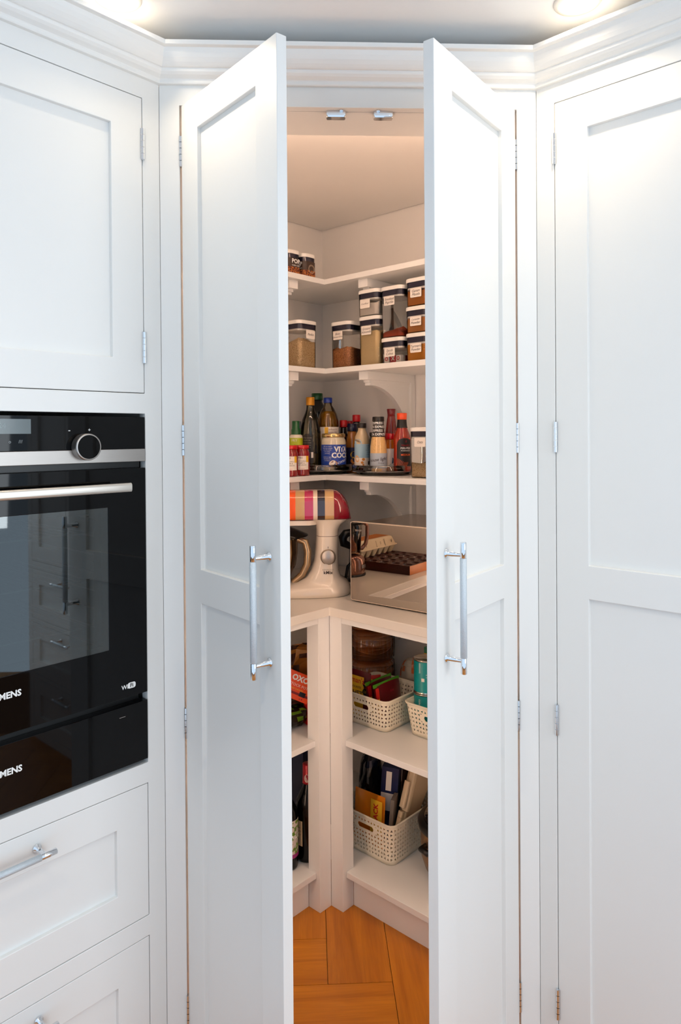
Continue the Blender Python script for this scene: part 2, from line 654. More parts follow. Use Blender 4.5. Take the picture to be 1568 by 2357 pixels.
for i, cx in enumerate((-0.030, 0.077)):
    m = MB()
    m.loft([[(cx + p[0], 0.024 + p[1], 2.149 - dz) for p in rrect(0.0225 * s_, 0.009 * s_, 0.004, 4)] for dz, s_ in ((0, 1), (0.0125, 1), (0.0145, 0.93))][::-1])
    o = m.build('door_catch', CHROME, pantry)
    o.data.flip_normals()
    MB().lathe([(0.0042, 0), (0.0042, 0.0025), (0.003, 0.003)], 14, cx + (-0.012 if i else 0.012), 0.0105, 2.1455).build('screw', CHROME, pantry)
DW = 0.3735
for side, ang in ((1, 53.0), (-1, 50.9)):
    yin = side
    door = panel_door(pantry, 0.002, 0.3735, 0.037, 2.1465, 0.0, yin, 0.0715, [(0.112, 1.0605), (1.133, 2.0765)])
    door.location = (-side * DW, 0, 0)
    door.rotation_euler = (0, 0, -math.radians(ang) if side == 1 else math.radians(180 + ang))
    pull_handle(door, 0.3375, -yin, 1.0965)
    for hz in (2.047, 1.4095, 0.781, 0.139):
        hinge(door, -0.001, -yin * 0.0005, hz, yin)

# ---- oven cabinet (left wing): local x = distance from the corner, local y = outward
LC = thing('oven_cabinet', (-HW, 0, 0), math.radians(225), 'white tall cabinet with built-in oven on the left of the pantry', 'cabinet')
LW = 0.684
holes = [(0.042, 0.642, 1.5115, 2.1505), (0.042, 0.642, 0.710, 1.468), (0.042, 0.642, 0.376, 0.6655), (0.042, 0.642, 0.04, 0.332)]
MB().plate([0, 0.042, 0.642, LW], [0, 2.25] + [v for h in holes for v in h[2:]], holes, -0.022, 0.0).build('face_frame', PAINT, LC, bevel=0.0012)
car = MB()
car.box(0.004, 0.02, -0.61, -0.0225, 0, 2.24).box(LW - 0.018, LW, -0.61, -0.0225, 0, 2.24).box(0.02, LW - 0.018, -0.61, -0.60, 0, 2.24)
car.box(0.02, LW - 0.018, -0.60, -0.023, 1.472, 1.49).box(0.02, LW - 0.018, -0.60, -0.023, 0.690, 0.706).box(0.02, LW - 0.018, -0.60, -0.023, 2.2, 2.22)
car.build('carcass', PAINT, LC)
dr = panel_door(LC, 0.0435, 0.6405, 1.5130, 2.149, -0.0005, -1, 0.0735, [(1.5855, 2.0765)])
for hz in (2.05, 1.611):
    hinge(dr, 0.0425, 0.0015, hz, -1)
for z0, z1, p0, p1 in ((0.3775, 0.664, 0.4505, 0.5905), (0.0415, 0.3305, 0.115, 0.2570)):
    d = panel_door(LC, 0.0435, 0.6405, z0, z1, -0.0005, -1, 0.0745, [(p0, p1)], 'drawer')
    pull_handle(d, 0.342, 1, z1 - 0.036, vertical=False, L=0.152 + 0.0, ctc=0.108)

# ---- right tall cabinets: local x = distance from the corner, local y = inward
RC = thing('tall_cabinet', (HW, 0, 0), math.radians(-45), 'white tall two-panel cabinet on the right of the pantry', 'cabinet')
RW = 0.684
MB().plate([0, 0.0425, 0.6425, RW], [0, 0.035, 2.1500, 2.25], [(0.0425, 0.6425, 0.035, 2.15)], 0.0, 0.022).build('face_frame', PAINT, RC, bevel=0.0012)
MB().box(0.004, RW, 0.0245, 0.56, 0, 2.24).build('carcass', PAINT, RC)
dr = panel_door(RC, 0.0440, 0.641, 0.037, 2.1485, 0.0005, 1, 0.0735, [(0.112, 1.0605), (1.1330, 2.0765)])
for hz in (2.049, 1.411, 0.781, 0.144):
    hinge(dr, 0.0430, -0.0015, hz, 1)
RC2 = thing('dresser_cabinet', (HW + S * 0.686, -S * 0.686, 0), math.radians(-45), 'white unit with three wide drawers, seen only as a reflection in the oven glass', 'cabinet')
rz_ = [(0.04, 0.285), (0.305, 0.545), (0.565, 0.80)]
MB().plate([0, 0.04, 0.38, 0.72, 0.76], [0, 0.835, 2.15, 2.25] + [v for r in rz_ for v in r], [(0.04, 0.72, *r) for r in rz_] + [(0.04, 0.72, 0.835, 2.15)], 0.0, 0.022).build('face_frame', PAINT, RC2, bevel=0.0012)
MB().box(0, 0.76, 0.0245, 0.56, 0, 2.24).build('carcass', PAINT, RC2)
for x0_, x1_ in ((0.0415, 0.3785), (0.3815, 0.7185)):
    panel_door(RC2, x0_, x1_, 0.8365, 2.1485, 0.0005, 1, 0.07, [(0.907, 2.0765)])
for z0_, z1_ in rz_:
    d = panel_door(RC2, 0.0415, 0.7185, z0_ + 0.0015, z1_ - 0.0015, 0.0005, 1, 0.07, [(z0_ + 0.07, z1_ - 0.07)], 'drawer')
    pull_handle(d, 0.38, -1, z1_ - 0.036, vertical=False, L=0.152, ctc=0.108)

# ---- ceiling downlights
for (x, y), lab in (((0.459, -0.152), 'round recessed downlight in the ceiling over the right cabinet'), ((-0.474, -0.137), 'round recessed downlight in the ceiling over the oven cabinet'),
                    ((-0.50, -1.30), 'round downlight added in the ceiling for warm light, left of the viewpoint and out of frame'), ((0.45, -1.30), 'round downlight added in the ceiling for warm light, right of the viewpoint and out of frame')):  # the two out-of-frame lamps are added to warm the doors at mid height
    t = thing('downlight', (x, y, 2.30), 0, lab, 'downlight', 'recessed ceiling downlights')
    MB().lathe([(0.030, -0.0005), (0.031, -0.004), (0.046, -0.0035), (0.0485, -0.0005)], 40).build('trim_ring', LIDW, t)
    MB().lathe([(0.0, -0.0055), (0.024, -0.0055), (0.0285, -0.004), (0.0295, -0.0005)], 32).build('lens', mat('lamp_lens', (255, 240, 222), 0.4, emit=9.0), t)
    l = bpy.data.lights.new('downlight_beam', 'SPOT')
    l.energy = (11.5 if x > 0 else 14) if y > -1 else 13
    l.color = (1.0, 0.81, 0.58)
    l.spot_size = math.radians(152)
    l.spot_blend = 0.7
    l.shadow_soft_size = 0.028
    lo = bpy.data.objects.new('downlight_beam', l)
    COL.objects.link(lo)
    lo.parent = t
    lo.location = (0, 0, -0.012)

# ---- warm strips added out of sight behind the jambs to light the pantry
for sx, pw in ((-1, 1.0), (1, 1.0)):
    t = MB().box(sx * 0.388, sx * 0.396, 0.061, 0.069, 0.25, 2.12).build('unseen_fill_strip', mat('warm_fill_strip', (255, 216, 187), 0.5, emit=34.0))
    tag(t, 'slim warm strip added unseen behind the %s pantry jamb to light the inside' % ('left' if sx < 0 else 'right'), 'light')

t = MB().box(-0.37, 0.37, 0.152, 0.160, 2.175, 2.185).build('unseen_fill_strip', mat('warm_fill_strip', (255, 219, 192)))  # extra glowing strip added, hidden, to brighten the pantry ceiling and upper walls
tag(t, 'slim warm strip added unseen behind the pantry head board to light the upper walls', 'light')

# ------------------------------------------------------------------ oven and warming drawer (left wing frame)
OV = thing('oven', (-HW, 0, 0), math.radians(225), 'black glass built-in oven with steel band and round dial', 'oven')
O0, O1 = 0.0445, 0.6395
MB().box(O0, O1, -0.02, 0.002, 1.3925, 1.4605).build('control_panel', BLACKGL, OV, bevel=0.0008)
MB().box(O0, O1, -0.02, 0.0032, 1.3655, 1.3922).build('steel_band', STEEL, OV, bevel=0.0008)
MB().box(O0 + 0.006, O1 - 0.006, -0.03, -0.012, 1.352, 1.3655).build('vent_gap', BLACK, OV)
kb = MB()


def lathe_y(mbx, prof, cx, cz, y0, seg=40, mi=0):
    """profile (r, depth outward) around the local y axis"""
    vs, fs = [], []
    for r, d in prof:
        for i in range(seg):
            a = 2 * PI * i / seg
            vs.append((cx + r * math.cos(a), y0 + d, cz + r * math.sin(a)))
    for j in range(len(prof) - 1):
        for i in range(seg):
            k = (i + 1) % seg
            fs.append((j * seg + i, (j + 1) * seg + i, (j + 1) * seg + k, j * seg + k))
    mbx.add(vs, fs, mi, True)
    return mbx


KS, KZ = 0.1855, 1.3985
o = lathe_y(MB(), [(0.0245, 0), (0.0268, 0.001), (0.0270, 0.019), (0.0264, 0.0215), (0.0240, 0.0216)], KS, KZ, 0.003).build('knob', STEEL, OV)
tag(o, 'round steel dial with black face')
lathe_y(MB(), [(0.0241, 0), (0.0, 0.0001)], KS, KZ, 0.0243).build('knob_face', BLACKGL, o)
text_flat('dial_minus', '-', 0.016, (KS + 0.030, 0.0026, KZ + 0.034), (-1, 0, 0), (0, 0, 1), WHITEPR, OV)
text_flat('dial_plus', '+', 0.011, (KS - 0.0125, 0.0026, KZ + 0.034), (-1, 0, 0), (0, 0, 1), WHITEPR, OV)
scr = MB().box(0.292, 0.392, 0.002, 0.0024, 1.4255, 1.4535).build('display', mat('dark_lcd', (96, 106, 108), 0.12, var=0.03), OV)
text_flat('clock_digits', '12:24', 0.014, (0.354, 0.0026, 1.4405), (-1, 0, 0), (0, 0, 1), mat('dim_digits', (140, 152, 154), 0.5), OV)
for sx_, ch in ((0.332, 'o'), (0.312, '///')):
    text_flat('touch_symbol', ch, 0.009, (sx_, 0.0026, 1.4105), (-1, 0, 0), (0, 0, 1), mat('dim_print', (150, 156, 158), 0.5), OV)
# oven door with see-through window
Z0, Z1 = 0.8655, 1.3515
wh = (0.1335, 0.5505, 0.9745, 1.2715)
gl = MB().plate([O0, wh[0], wh[1], O1], [Z0, wh[2], wh[3], Z1], [wh], -0.004, 0.0025).build('oven_door', BLACKGL, OV, bevel=0.0008)
MB().box(wh[0], wh[1], -0.0005, 0.0015, wh[2], wh[3]).build('window_pane', thin('tinted_oven_glass', (0.40, 0.46, 0.45), 1.6, 0.02, 2.2), gl)
MB().plate([O0 + 0.004, wh[0] + 0.012, wh[1] - 0.012, O1 - 0.004], [Z0 + 0.004, wh[2] + 0.01, wh[3] - 0.01, Z1 - 0.004],
           [(wh[0] + 0.012, wh[1] - 0.012, wh[2] + 0.01, wh[3] - 0.01)], -0.035, -0.0045).build('inner_frame', BLACK, gl)
cv = MB().box(O0 + 0.02, O1 - 0.02, -0.50, -0.49, Z0, Z1).box(0.10, 0.104, -0.49, -0.036, Z0, Z1).box(0.58, 0.584, -0.49, -0.036, Z0, Z1)
cv.box(0.10, 0.584, -0.49, -0.036, 0.90, 0.905).box(0.10, 0.584, -0.49, -0.036, 1.30, 1.305)
cv.build('oven_cavity', mat('grey_enamel_cavity', (88, 96, 94), 0.35, var=0.15, scale=14), OV)
for rz_ in (1.115, 1.215, 1.015):
    r = MB()
    pts = [(0.112, -0.10, rz_ + 0.03), (0.118, -0.075, rz_ + 0.022), (0.135, -0.062, rz_ + 0.002), (0.16, -0.06, rz_), (0.50, -0.06, rz_), (0.545, -0.062, rz_ + 0.002), (0.572, -0.1, rz_ + 0.03)]
    r.tube(pts, 0.0022, 8)
    for k in range(18):
        x_ = 0.15 + k * 0.0224
        r.tube([(x_, -0.06, rz_ + 0.002), (x_, -0.42, rz_ + 0.002)], 0.0014, 6)
    r.build('oven_rack', STEEL, OV)
rl = MB()
for rz_ in (0.96, 1.0, 1.04, 1.08, 1.12, 1.16, 1.20, 1.24):
    rl.tube([(0.108, -0.08, rz_), (0.108, -0.42, rz_)], 0.0018, 6)
rl.tube([(0.108, -0.09, 0.93), (0.108, -0.09, 1.27)], 0.002, 6).build('side_rail', STEEL, OV)
hd = MB()
hz = 1.3145
hd.loft([[(x_, 0.046 + p[0], hz + p[1]) for p in rrect(0.0065, 0.0095, 0.0055, 4)] for x_ in (0.1065, 0.1075, 0.578, 0.579)])
for x_ in (0.135, 0.55):
    hd.box(x_ - 0.008, x_ + 0.008, 0.002, 0.042, hz - 0.006, hz + 0.006)
tag(hd.build('handle', mat('satin_steel', (222, 214, 204), 0.32, 1.0, var=0.03), OV), 'long satin steel bar handle')
text_flat('brand_lettering', 'SIEMENS', 0.0165, (0.3465, 0.0032, 0.9375), (-1, 0, 0), (0, 0, 1), WHITEPR, OV, bold=0.035)
text_flat('wifi_lettering', 'Wi', 0.0125, (0.0985, 0.0032, 0.8885), (-1, 0, 0), (0, 0, 1), WHITEPR, OV, bold=0.02)
MB().add([(0.0825 - x_, 0.0030, 0.8895 + z_) for x_, z_ in rrect(0.0095, 0.0062, 0.0045, 4)], [tuple(range(20))]).build('wifi_badge', WHITEPR, OV)
text_flat('wifi_lettering', 'Fi', 0.0115, (0.0825, 0.0034, 0.8892), (-1, 0, 0), (0, 0, 1), BLACK, OV, bold=0.02)

WD = thing('warming_drawer', (-HW, 0, 0), math.radians(225), 'low black glass warming drawer fitted under the oven', 'oven drawer')
MB().box(O0, O1, -0.02, 0.003, 0.7205, 0.8480).build('drawer_front', BLACKGL, WD, bevel=0.0008)
MB().box(O0 + 0.008, O1 - 0.008, -0.4, -0.0205, 0.714, 0.8600).build('drawer_box', BLACK, WD)
MB().box(0.098, 0.112, 0.003, 0.0033, 0.8265, 0.8275).build('indicator', STEEL, WD)
text_flat('brand_lettering', 'SIEMENS', 0.0165, (0.3465, 0.0034, 0.7945), (-1, 0, 0), (0, 0, 1), WHITEPR, WD, bold=0.035)

# ------------------------------------------------------------------ pantry fittings
ALEN, BLEN = 1.16, 1.21          # arm lengths left, right
WB = 0.524
wt = MB().prism([armL(0.002, 0.002), armL(ALEN, 0.002), armL(ALEN, WB), armL(WB, WB), armR(BLEN, WB), armR(BLEN, 0.002)], 0.879, 0.905).build('worktop', STONE, None, bevel=0.0025)
tag(wt, 'pale L-shaped stone worktop with the mixer and microwave on it', 'worktop')
BU = thing('base_shelving', (*armL(0.3, 0.3), 0), 0, 'white L-shaped low shelving below the pantry worktop', 'shelving')
bo = BU.location


def loc(pts):
    return [(p[0] - bo[0], p[1] - bo[1]) for p in pts]


for arm, ln in ((armL, ALEN), (armR, BLEN)):
    MB().prism(loc([arm(0.512, 0.464), arm(0.560, 0.464), arm(0.560, 0.512), arm(0.512, 0.512)]), 0, 0.879).build('post', PAINT, BU, bevel=0.001)
    MB().prism(loc([arm(0.5605, 0.446), arm(ln, 0.446), arm(ln, 0.464), arm(0.5605, 0.464)]), 0, 0.097).build('plinth', PAINT, BU)
    MB().prism(loc([arm(0.5605, 0.49), arm(ln, 0.49), arm(ln, 0.5105), arm(0.5605, 0.5105)]), 0.860, 0.879).build('rail', PAINT, BU)
    for zt in (0.509, 0.115):
        lo_ = 0.0 if arm is armL else 0.464
        MB().prism(loc([arm(lo_ + 0.003, 0.003), arm(ln, 0.003), arm(ln, 0.497), arm(0.5605, 0.497), arm(0.5605, 0.4635), arm(lo_ + 0.003, 0.4635)]), zt - 0.018, zt).build('shelf_board', PAINT, BU, bevel=0.0012)

ZA, ZB, ZC = 1.955, 1.648, 1.281
SB = 0.283
for zt, lab in ((ZA, 'white L-shaped top wall shelf holding the two small popcorn tubs'), (ZB, 'white L-shaped middle wall shelf holding the clear storage tubs'),
                (ZC, 'white L-shaped lower wall shelf holding the bottles and jars')):
    SH = thing('wall_shelf', (*armL(0.14, 0.14), zt), 0, lab, 'shelf')
    so = SH.location
    q = lambda pts: [(p[0] - so[0], p[1] - so[1]) for p in pts]
    MB().prism(q([armR(0.002, 0.002), armR(BLEN, 0.002), armR(BLEN, SB), armR(0.002, SB)]), -0.018, 0).build('shelf_board', PAINT, SH, bevel=0.001)
    MB().prism(q([armL(SB + 0.0005, 0.002), armL(ALEN, 0.002), armL(ALEN, SB), armL(SB + 0.0005, SB)]), -0.018, 0).build('shelf_board', PAINT, SH, bevel=0.001)
    # gallows brackets with quarter-round web and a wall batten
    for arm in (armL, armR):
        A0 = 0.411 if arm is armL else 0.4386
        bt = MB()
        bt.prism(q([arm(A0 - 0.02, 0.003), arm(A0 + 0.02, 0.003), arm(A0 + 0.02, 0.262), arm(A0 - 0.02, 0.262)]), -0.046, -0.0185)
        bt.prism(q([arm(A0 - 0.0135, 0.003), arm(A0 + 0.0135, 0.003), arm(A0 + 0.0135, 0.246), arm(A0 - 0.0135, 0.246)]), -0.055, -0.046)
        bt.prism(q([arm(A0 - 0.0115, 0.003), arm(A0 + 0.0115, 0.003), arm(A0 + 0.0115, 0.240), arm(A0 - 0.0115, 0.240)]), -0.064, -0.055)
        # web: concave quarter arc from the arm tip down to the wall
        n = 14
        bt.prism(q([arm(A0 - 0.02, 0.003), arm(A0 + 0.02, 0.003), arm(A0 + 0.02, 0.026), arm(A0 - 0.02, 0.026)]), -0.30, -0.046)
        # quarter disc removed: region between wall/arm and the arc centred out at (0.231, -0.264)
        arc = [(0.231 - 0.2 * math.cos(t), -0.264 + 0.2 * math.sin(t)) for t in [PI / 2 * i / n for i in range(n + 1)]]
        poly = [(0.003, -0.0632), (0.003, -0.30), (0.031, -0.30)] + arc
        vs = []
        for s_ in (-0.0095, 0.0095):
            for b_, z_ in poly:
                p = arm(A0 + s_, b_)
                vs.append((p[0] - so[0], p[1] - so[1], z_))
        m_ = len(poly)
        bt.add(vs, [tuple(range(m_)), tuple(range(2 * m_ - 1, m_ - 1, -1))] + [(i, m_ + i, m_ + (i + 1) % m_, (i + 1) % m_) for i in range(m_)])
        o = bt.build('bracket', PAINT, SH)
        bm = bmesh.new(); bm.from_mesh(o.data); bmesh.ops.recalc_face_normals(bm, faces=bm.faces); bm.to_mesh(o.data); bm.free()

# ------------------------------------------------------------------ clear storage tubs
def heap(mbx, w, r, z0, h, seed, amp=0.004, n=5):
    """rounded-square pile with an uneven top"""
    rnd = random.Random(seed)
    base = rrect(w / 2, w / 2, r, n)
    ph = [rnd.uniform(0, 6) for _ in range(4)]
    top = lambda x, y: h + amp * (math.sin(x * 90 + ph[0]) + math.sin(y * 80 + ph[1]) + 0.6 * math.sin((x + y) * 170 + ph[2]) + 0.4 * math.sin((x - y) * 260 + ph[3]))
    rings = [[(x, y, z0) for x, y in base], [(x, y, z0 + top(x, y)) for x, y in base]]
    for k in (0.8, 0.55, 0.3, 0.08):
        rings.append([(x * k, y * k, z0 + top(x * k, y * k) + amp * (1 - k)) for x, y in base])
    mbx.loft(rings)
    return mbx


def tub(x, y, z, rz, h, cmat, fill, lines, label, w=0.0935, face=-1, lab_x=0.0, lab_z=None, group='clear storage tubs on the pantry shelves', amp=0.003, wrap=None, name='storage_tub'):
    """square clear tub; its labelled face is local -y"""
    t = thing(name, (x, y, z), rz, label, 'storage tub', group)
    r = 0.019
    lz = h - 0.013
    bw = w / 2 - 0.0015
    rings = [[(p[0], p[1], zz) for p in rrect(bw * k, bw * k, r * k, 6)] for zz, k in ((0.0006, 0.93), (0.003, 0.965), (lz * 0.55, 0.985), (lz, 1.0))]
    MB().loft(rings).build('body', CLEAR, t)
    lr = [[(p[0], p[1], zz) for p in rrect(w / 2 * k, w / 2 * k, r + 0.001, 7)] for zz, k in ((lz + 0.0004, 0.99), (lz + 0.002, 1.0), (h - 0.003, 1.0), (h - 0.0008, 0.985), (h, 0.955))]
    lid = MB().loft(lr).build('lid', LIDW, t)
    gr = [[(p[0], p[1], zz) for p in rrect(bw * 0.965, bw * 0.965, r, 6)] for zz in (lz - 0.0165, lz)]
    MB().loft(gr).build('gasket', NAVY, lid)
    gr = [[(p[0], p[1], zz) for p in rrect(bw * k, bw * k, r, 6)] for zz, k in ((lz - 0.0225, 0.93), (lz - 0.0215, 0.955), (lz - 0.0168, 0.955))]
    MB().loft(gr).build('inner_lid', LIDW, lid)
    if cmat is not None:
        heap(MB(), w - 0.0095, r - 0.003, 0.0035, fill, sum(map(ord, label)) % 97, amp).build('contents', cmat, t)
    if lines:
        cz = lab_z if lab_z is not None else lz - 0.034
        pl = MB().add([(lab_x + p[0], -bw - 0.0009, cz + p[1]) for p in rrect(0.0215, 0.0145, 0.003, 3)], [tuple(range(16))]).build('label', LABELW, t)
        k = len(lines)
        for i, ln in enumerate(lines):
            text_flat('handwriting', ln, 0.0115 if len(ln) < 9 else 0.0080, (lab_x, -bw - 0.0014, cz + (0.0052 * (k - 1) - i * 0.0105)), (1, 0, 0.03), (0, 0, 1), INK, pl, shear=0.25)
    return t


RZR, RZL = math.radians(-45), math.radians(45)      # facing (-1,-1) resp. (+1,-1)
OATS = speckle('pale_oat_crumbs', (222, 190, 142), (160, 112, 66), 330, thresh=0.6)
GRAVY = speckle('brown_granules', (196, 130, 82), (128, 76, 40), 420, thresh=0.56)
ALMOND = mat('ground_almond_meal', (232, 202, 148), 0.9, var=0.06, scale=300, bump=0.15)
FLOURM = mat('white_cornflour', (228, 218, 206), 0.9, var=0.02)
PAPR = mat('brick_red_powder', (170, 62, 24), 0.9, var=0.12, scale=200, bump=0.2)
TURM = mat('golden_yellow_powder', (208, 128, 18), 0.9, var=0.08, scale=200, bump=0.2)
CORI = mat('tan_powder', (190, 118, 52), 0.9, var=0.08, scale=200, bump=0.2)
GARAM = mat('brown_orange_powder', (182, 104, 30), 0.9, var=0.08, scale=200, bump=0.2)
tub(-0.128, 0.868, ZB, RZL, 0.160, OATS, 0.088, ['Panko'], 'clear tub of pale crumbs labelled Panko on the left middle shelf', lab_x=0.008, amp=0.0045)
tub(0.040, 0.877, ZB, RZR, 0.158, GRAVY, 0.060, ['Bisto', 'Chicken Gravy'], 'clear tub of brown granules labelled Bisto Chicken Gravy', lab_x=-0.006, amp=0.005)
tub(0.131, 0.793, ZB, RZR, 0.163, ALMOND, 0.110, ['Ground', 'Almonds'], 'clear tub nearly full of ground almonds beneath the cornflour tub', lab_x=-0.006)
tub(0.129, 0.795, ZB + 0.1635, RZR, 0.088, FLOURM, 0.040, ['Cornflour'], 'short clear tub labelled Cornflour stacked on the ground almonds', lab_x=-0.008)
cubes = tub(0.199, 0.725, ZB, RZR, 0.083, None, 0, ['Stock', 'Cubes'], 'short clear tub of red wrapped stock cubes under the paprika tub', lab_x=-0.004)
tub(0.199, 0.726, ZB + 0.0835, RZR, 0.165, PAPR, 0.022, ['Smoked', 'Paprika'], 'tall clear tub with a little red powder labelled Smoked Paprika', lab_x=-0.004, amp=0.0045)
tub(0.270, 0.654, ZB, RZR, 0.088, TURM, 0.052, ['Turmeric', 'Powder'], 'short clear tub of golden powder labelled Turmeric, lowest of its stack')
tub(0.270, 0.654, ZB + 0.0885, RZR, 0.083, CORI, 0.040, ['Coriander', 'Powder'], 'short clear tub of tan powder labelled Coriander, middle of its stack')
tub(0.271, 0.653, ZB + 0.172, RZR, 0.088, GARAM, 0.045, ['Garam', 'Masala'], 'short clear tub of brown powder labelled Garam Masala, topmost of its stack')
tub(0.283, 0.668, ZC, RZR, 0.160, OATS, 0.040, ['Oats'], 'clear tub with a few oats at the right end of the lower shelf')
# wrapped stock cubes inside their tub
foil_r = mat('red_white_foil', (196, 26, 36), 0.3, var=0.05)
foil_w = mat('silver_white_foil', (228, 222, 216), 0.3, var=0.05)
for k in range(9):
    u_, v_ = (k % 3 - 1) * 0.0245, (k // 3 - 1) * 0.0245
    cb = MB().box(-0.011, 0.011, -0.011, 0.011, 0.004, 0.026).build('stock_cube', foil_r if k % 2 else foil_w, cubes, bevel=0.001)
    cb.location = (u_, v_, 0)
    cb.rotation_euler = (0, 0, 0.15 * math.sin(k * 2.1))
    text_flat('cube_print', 'X' if k % 2 else 'O', 0.017, (0, -0.0118, 0.015), (1, 0, 0), (0, 0, 1), foil_w if k % 2 else foil_r, cb, bold=0.03)

# two popcorn tubs on the top shelf with a printed wrap
CORN = speckle('popcorn_kernels', (178, 104, 44), (74, 26, 20), 210, thresh=0.5)
BROWNW = mat('dark_brown_wrap', (52, 34, 26), 0.45, var=0.05)
for (x, y), lab in (((-0.110, 0.874), 'small popcorn tub with dark brown wrap, nearer the pantry corner'), ((-0.163, 0.822), 'small popcorn tub with dark brown wrap, partly hidden by the left door')):
    t = tub(x, y, ZA, RZL, 0.083, CORN, 0.030, None, lab, w=0.064, group='popcorn tubs on the top shelf', amp=0.0015)
    r_ = 0.0305
    for nm_, z0, z1, m_ in (('printed_wrap', 0.006, 0.056, BROWNW), ('kernel_print', 0.006, 0.026, CORN)):
        off = 0.0012 if nm_ == 'printed_wrap' else 0.0016
        pts = rrect(r_ + off, r_ + off, 0.0185, 6)
        n_ = len(pts)
        MB().add([(p[0], p[1], z0) for p in pts] + [(p[0], p[1], z1) for p in pts], [(i, (i + 1) % n_, n_ + (i + 1) % n_, n_ + i) for i in range(n_)], 0, True).build(nm_, m_, t)
    first = x < -0.15
    og, xd = ((0.004, -r_ - 0.002), (1, 0, 0)) if first else ((-r_ - 0.002, -0.004), (0, -1, 0))
    text_flat('lettering', 'POP', 0.020, (*og, 0.045), xd, (0, 0, 1), WHITEPR, t, bold=0.03)
    text_flat('lettering', 'CORN 100%', 0.007, (*og, 0.031), xd, (0, 0, 1), WHITEPR, t)
    if first:
        continue
    # round emblem on the right-hand face
    em = MB()
    for rr, dr_ in ((0.0145, 0.0009), (0.0115, 0.0007)):
        n_ = 28
        vs = []
        for i in range(n_):
            a = 2 * PI * i / n_
            for q_ in (rr, rr - dr_):
                vs.append((q_ * math.cos(a) + 0.003, -r_ - 0.0021, 0.031 + q_ * math.sin(a)))
        em.add(vs, [(2 * i, (2 * i + 2) % (2 * n_), (2 * i + 3) % (2 * n_), 2 * i + 1) for i in range(n_)])
    em.build('emblem', mat('beige_print', (206, 184, 156), 0.6), t)

# ------------------------------------------------------------------ bottles and jars on the lower shelf
VA = -PI / 2 - 0.0                      # angle on a round body that faces the camera


def turntable(x, y, label):
    t = thing('turntable', (x, y, ZC), 0, label, 'turntable', 'clear turntables on the lower shelf')
    g = thin('smoky_acrylic', (0.92, 0.90, 0.87), 1.5, 0.03, 2.2)
    MB().lathe([(0.085, 0.0005), (0.088, 0.004), (0.108, 0.006)], 48, close=False).build('base', g, t)
    MB().lathe([(0.0, 0.0095), (0.104, 0.0095), (0.110, 0.0105), (0.1115, 0.013), (0.112, 0.034), (0.1105, 0.0345), (0.1095, 0.034), (0.109, 0.014), (0.104, 0.011), (0.0, 0.011)], 56, close=False).build('tray', g, t)
    return t


turntable(-0.053, 0.972, 'clear round turntable in the pantry corner under the coconut jar')
turntable(0.162, 0.862, 'clear round turntable on the right under the sauce bottles')
ZT = ZC + 0.0115


def bottle(name, label, cat, x, y, z, prof, m, cap=None, capm=None, group=None, inner=None, innerm=None, seg=32):
    """prof body profile; cap = (r0, r1, z0, z1)"""
    t = thing(name, (x, y, z), 0, label, cat, group)
    MB().lathe(prof, seg).build('body', m, t)
    if inner:
        MB().lathe(inner, seg).build('contents', innerm, t)
    if cap:
        r0_, r1_, z0, z1 = cap
        MB().lathe([(r0_ * 0.97, z0), (r0_, z0 + 0.001), (r1_, z1 - 0.0015), (r1_ * 0.93, z1)], 28).build('cap', capm, t)
    return t


# chilli jars with red lids
JP = [(0.026, 0), (0.0295, 0.002), (0.0300, 0.006), (0.0300, 0.076), (0.0285, 0.083), (0.0262, 0.087), (0.0262, 0.094)]
REDSAUCE = mat('red_chilli_sauce', (128, 10, 12), 0.12, var=0.2, scale=60, coat=0.6)
REDLID = mat('red_metal_lid', (190, 12, 18), 0.25, var=0.03, coat=0.3)
YEL = mat('yellow_print', (226, 176, 36), 0.5)
PINKP = mat('pink_print', (178, 40, 74), 0.6)
for (x, y), lab in (((-0.1255, 0.842), 'red-lidded chilli sauce jar, the right one of the pair'), ((-0.164, 0.796), 'red-lidded chilli sauce jar next to the left door')):
    t = bottle('sauce_jar', lab, 'jar', x, y, ZC, JP, REDSAUCE, (0.0282, 0.0282, 0.091, 0.104), REDLID, 'red-lidded sauce jars')
    lb = patch('label', JP, 0.0215, 0.0675, VA - 1.3, VA + 0.95, LABELW, t)
    patch('yellow_stripe', JP, 0.0465, 0.0675, VA + 0.62, VA + 0.95, YEL, t, off=0.0008)
    rf = rprof(JP)
    for s_, sz, zc, m_ in (('M&S', 0.0085, 0.0615, INK), ('SWEET CHILLI', 0.0062, 0.0500, INK), ('GINGER &', 0.0062, 0.0435, INK), ('GARLIC SAUCE', 0.0062, 0.0370, INK), ('stir fry sauce', 0.0052, 0.0255, PINKP)):
        text_bent('lettering', s_, sz, rf, VA - 0.05, zc, m_, lb)

# spray oil
SP = [(0.022, 0), (0.0235, 0.002), (0.0235, 0.128), (0.022, 0.136), (0.017, 0.140)]
LIME = mat('lime_green_label', (178, 190, 34), 0.4, var=0.06, scale=25)
t = bottle('spray_bottle', 'lime green cooking spray with a dark green nozzle behind the jars', 'bottle', -0.1435, 0.931, ZC, SP, mat('pale_bottle_plastic', (222, 214, 196), 0.4), None, None)
lb = patch('label', SP, 0.02, 0.128, VA - 1.4, VA + 1.4, LIME, t)
text_bent('lettering', 'FRY', 0.013, rprof(SP), VA - 0.25, 0.119, LABELW, lb)
text_bent('lettering', '2', 0.016, rprof(SP), VA - 0.2, 0.098, INK, lb)
text_bent('lettering', 'calories', 0.008, rprof(SP), VA + 0.3, 0.101, INK, lb)
text_bent('lettering', 'OLIVE OIL', 0.011, rprof(SP), VA + 0.1, 0.076, mat('dark_green_print', (30, 70, 30), 0.5), lb)
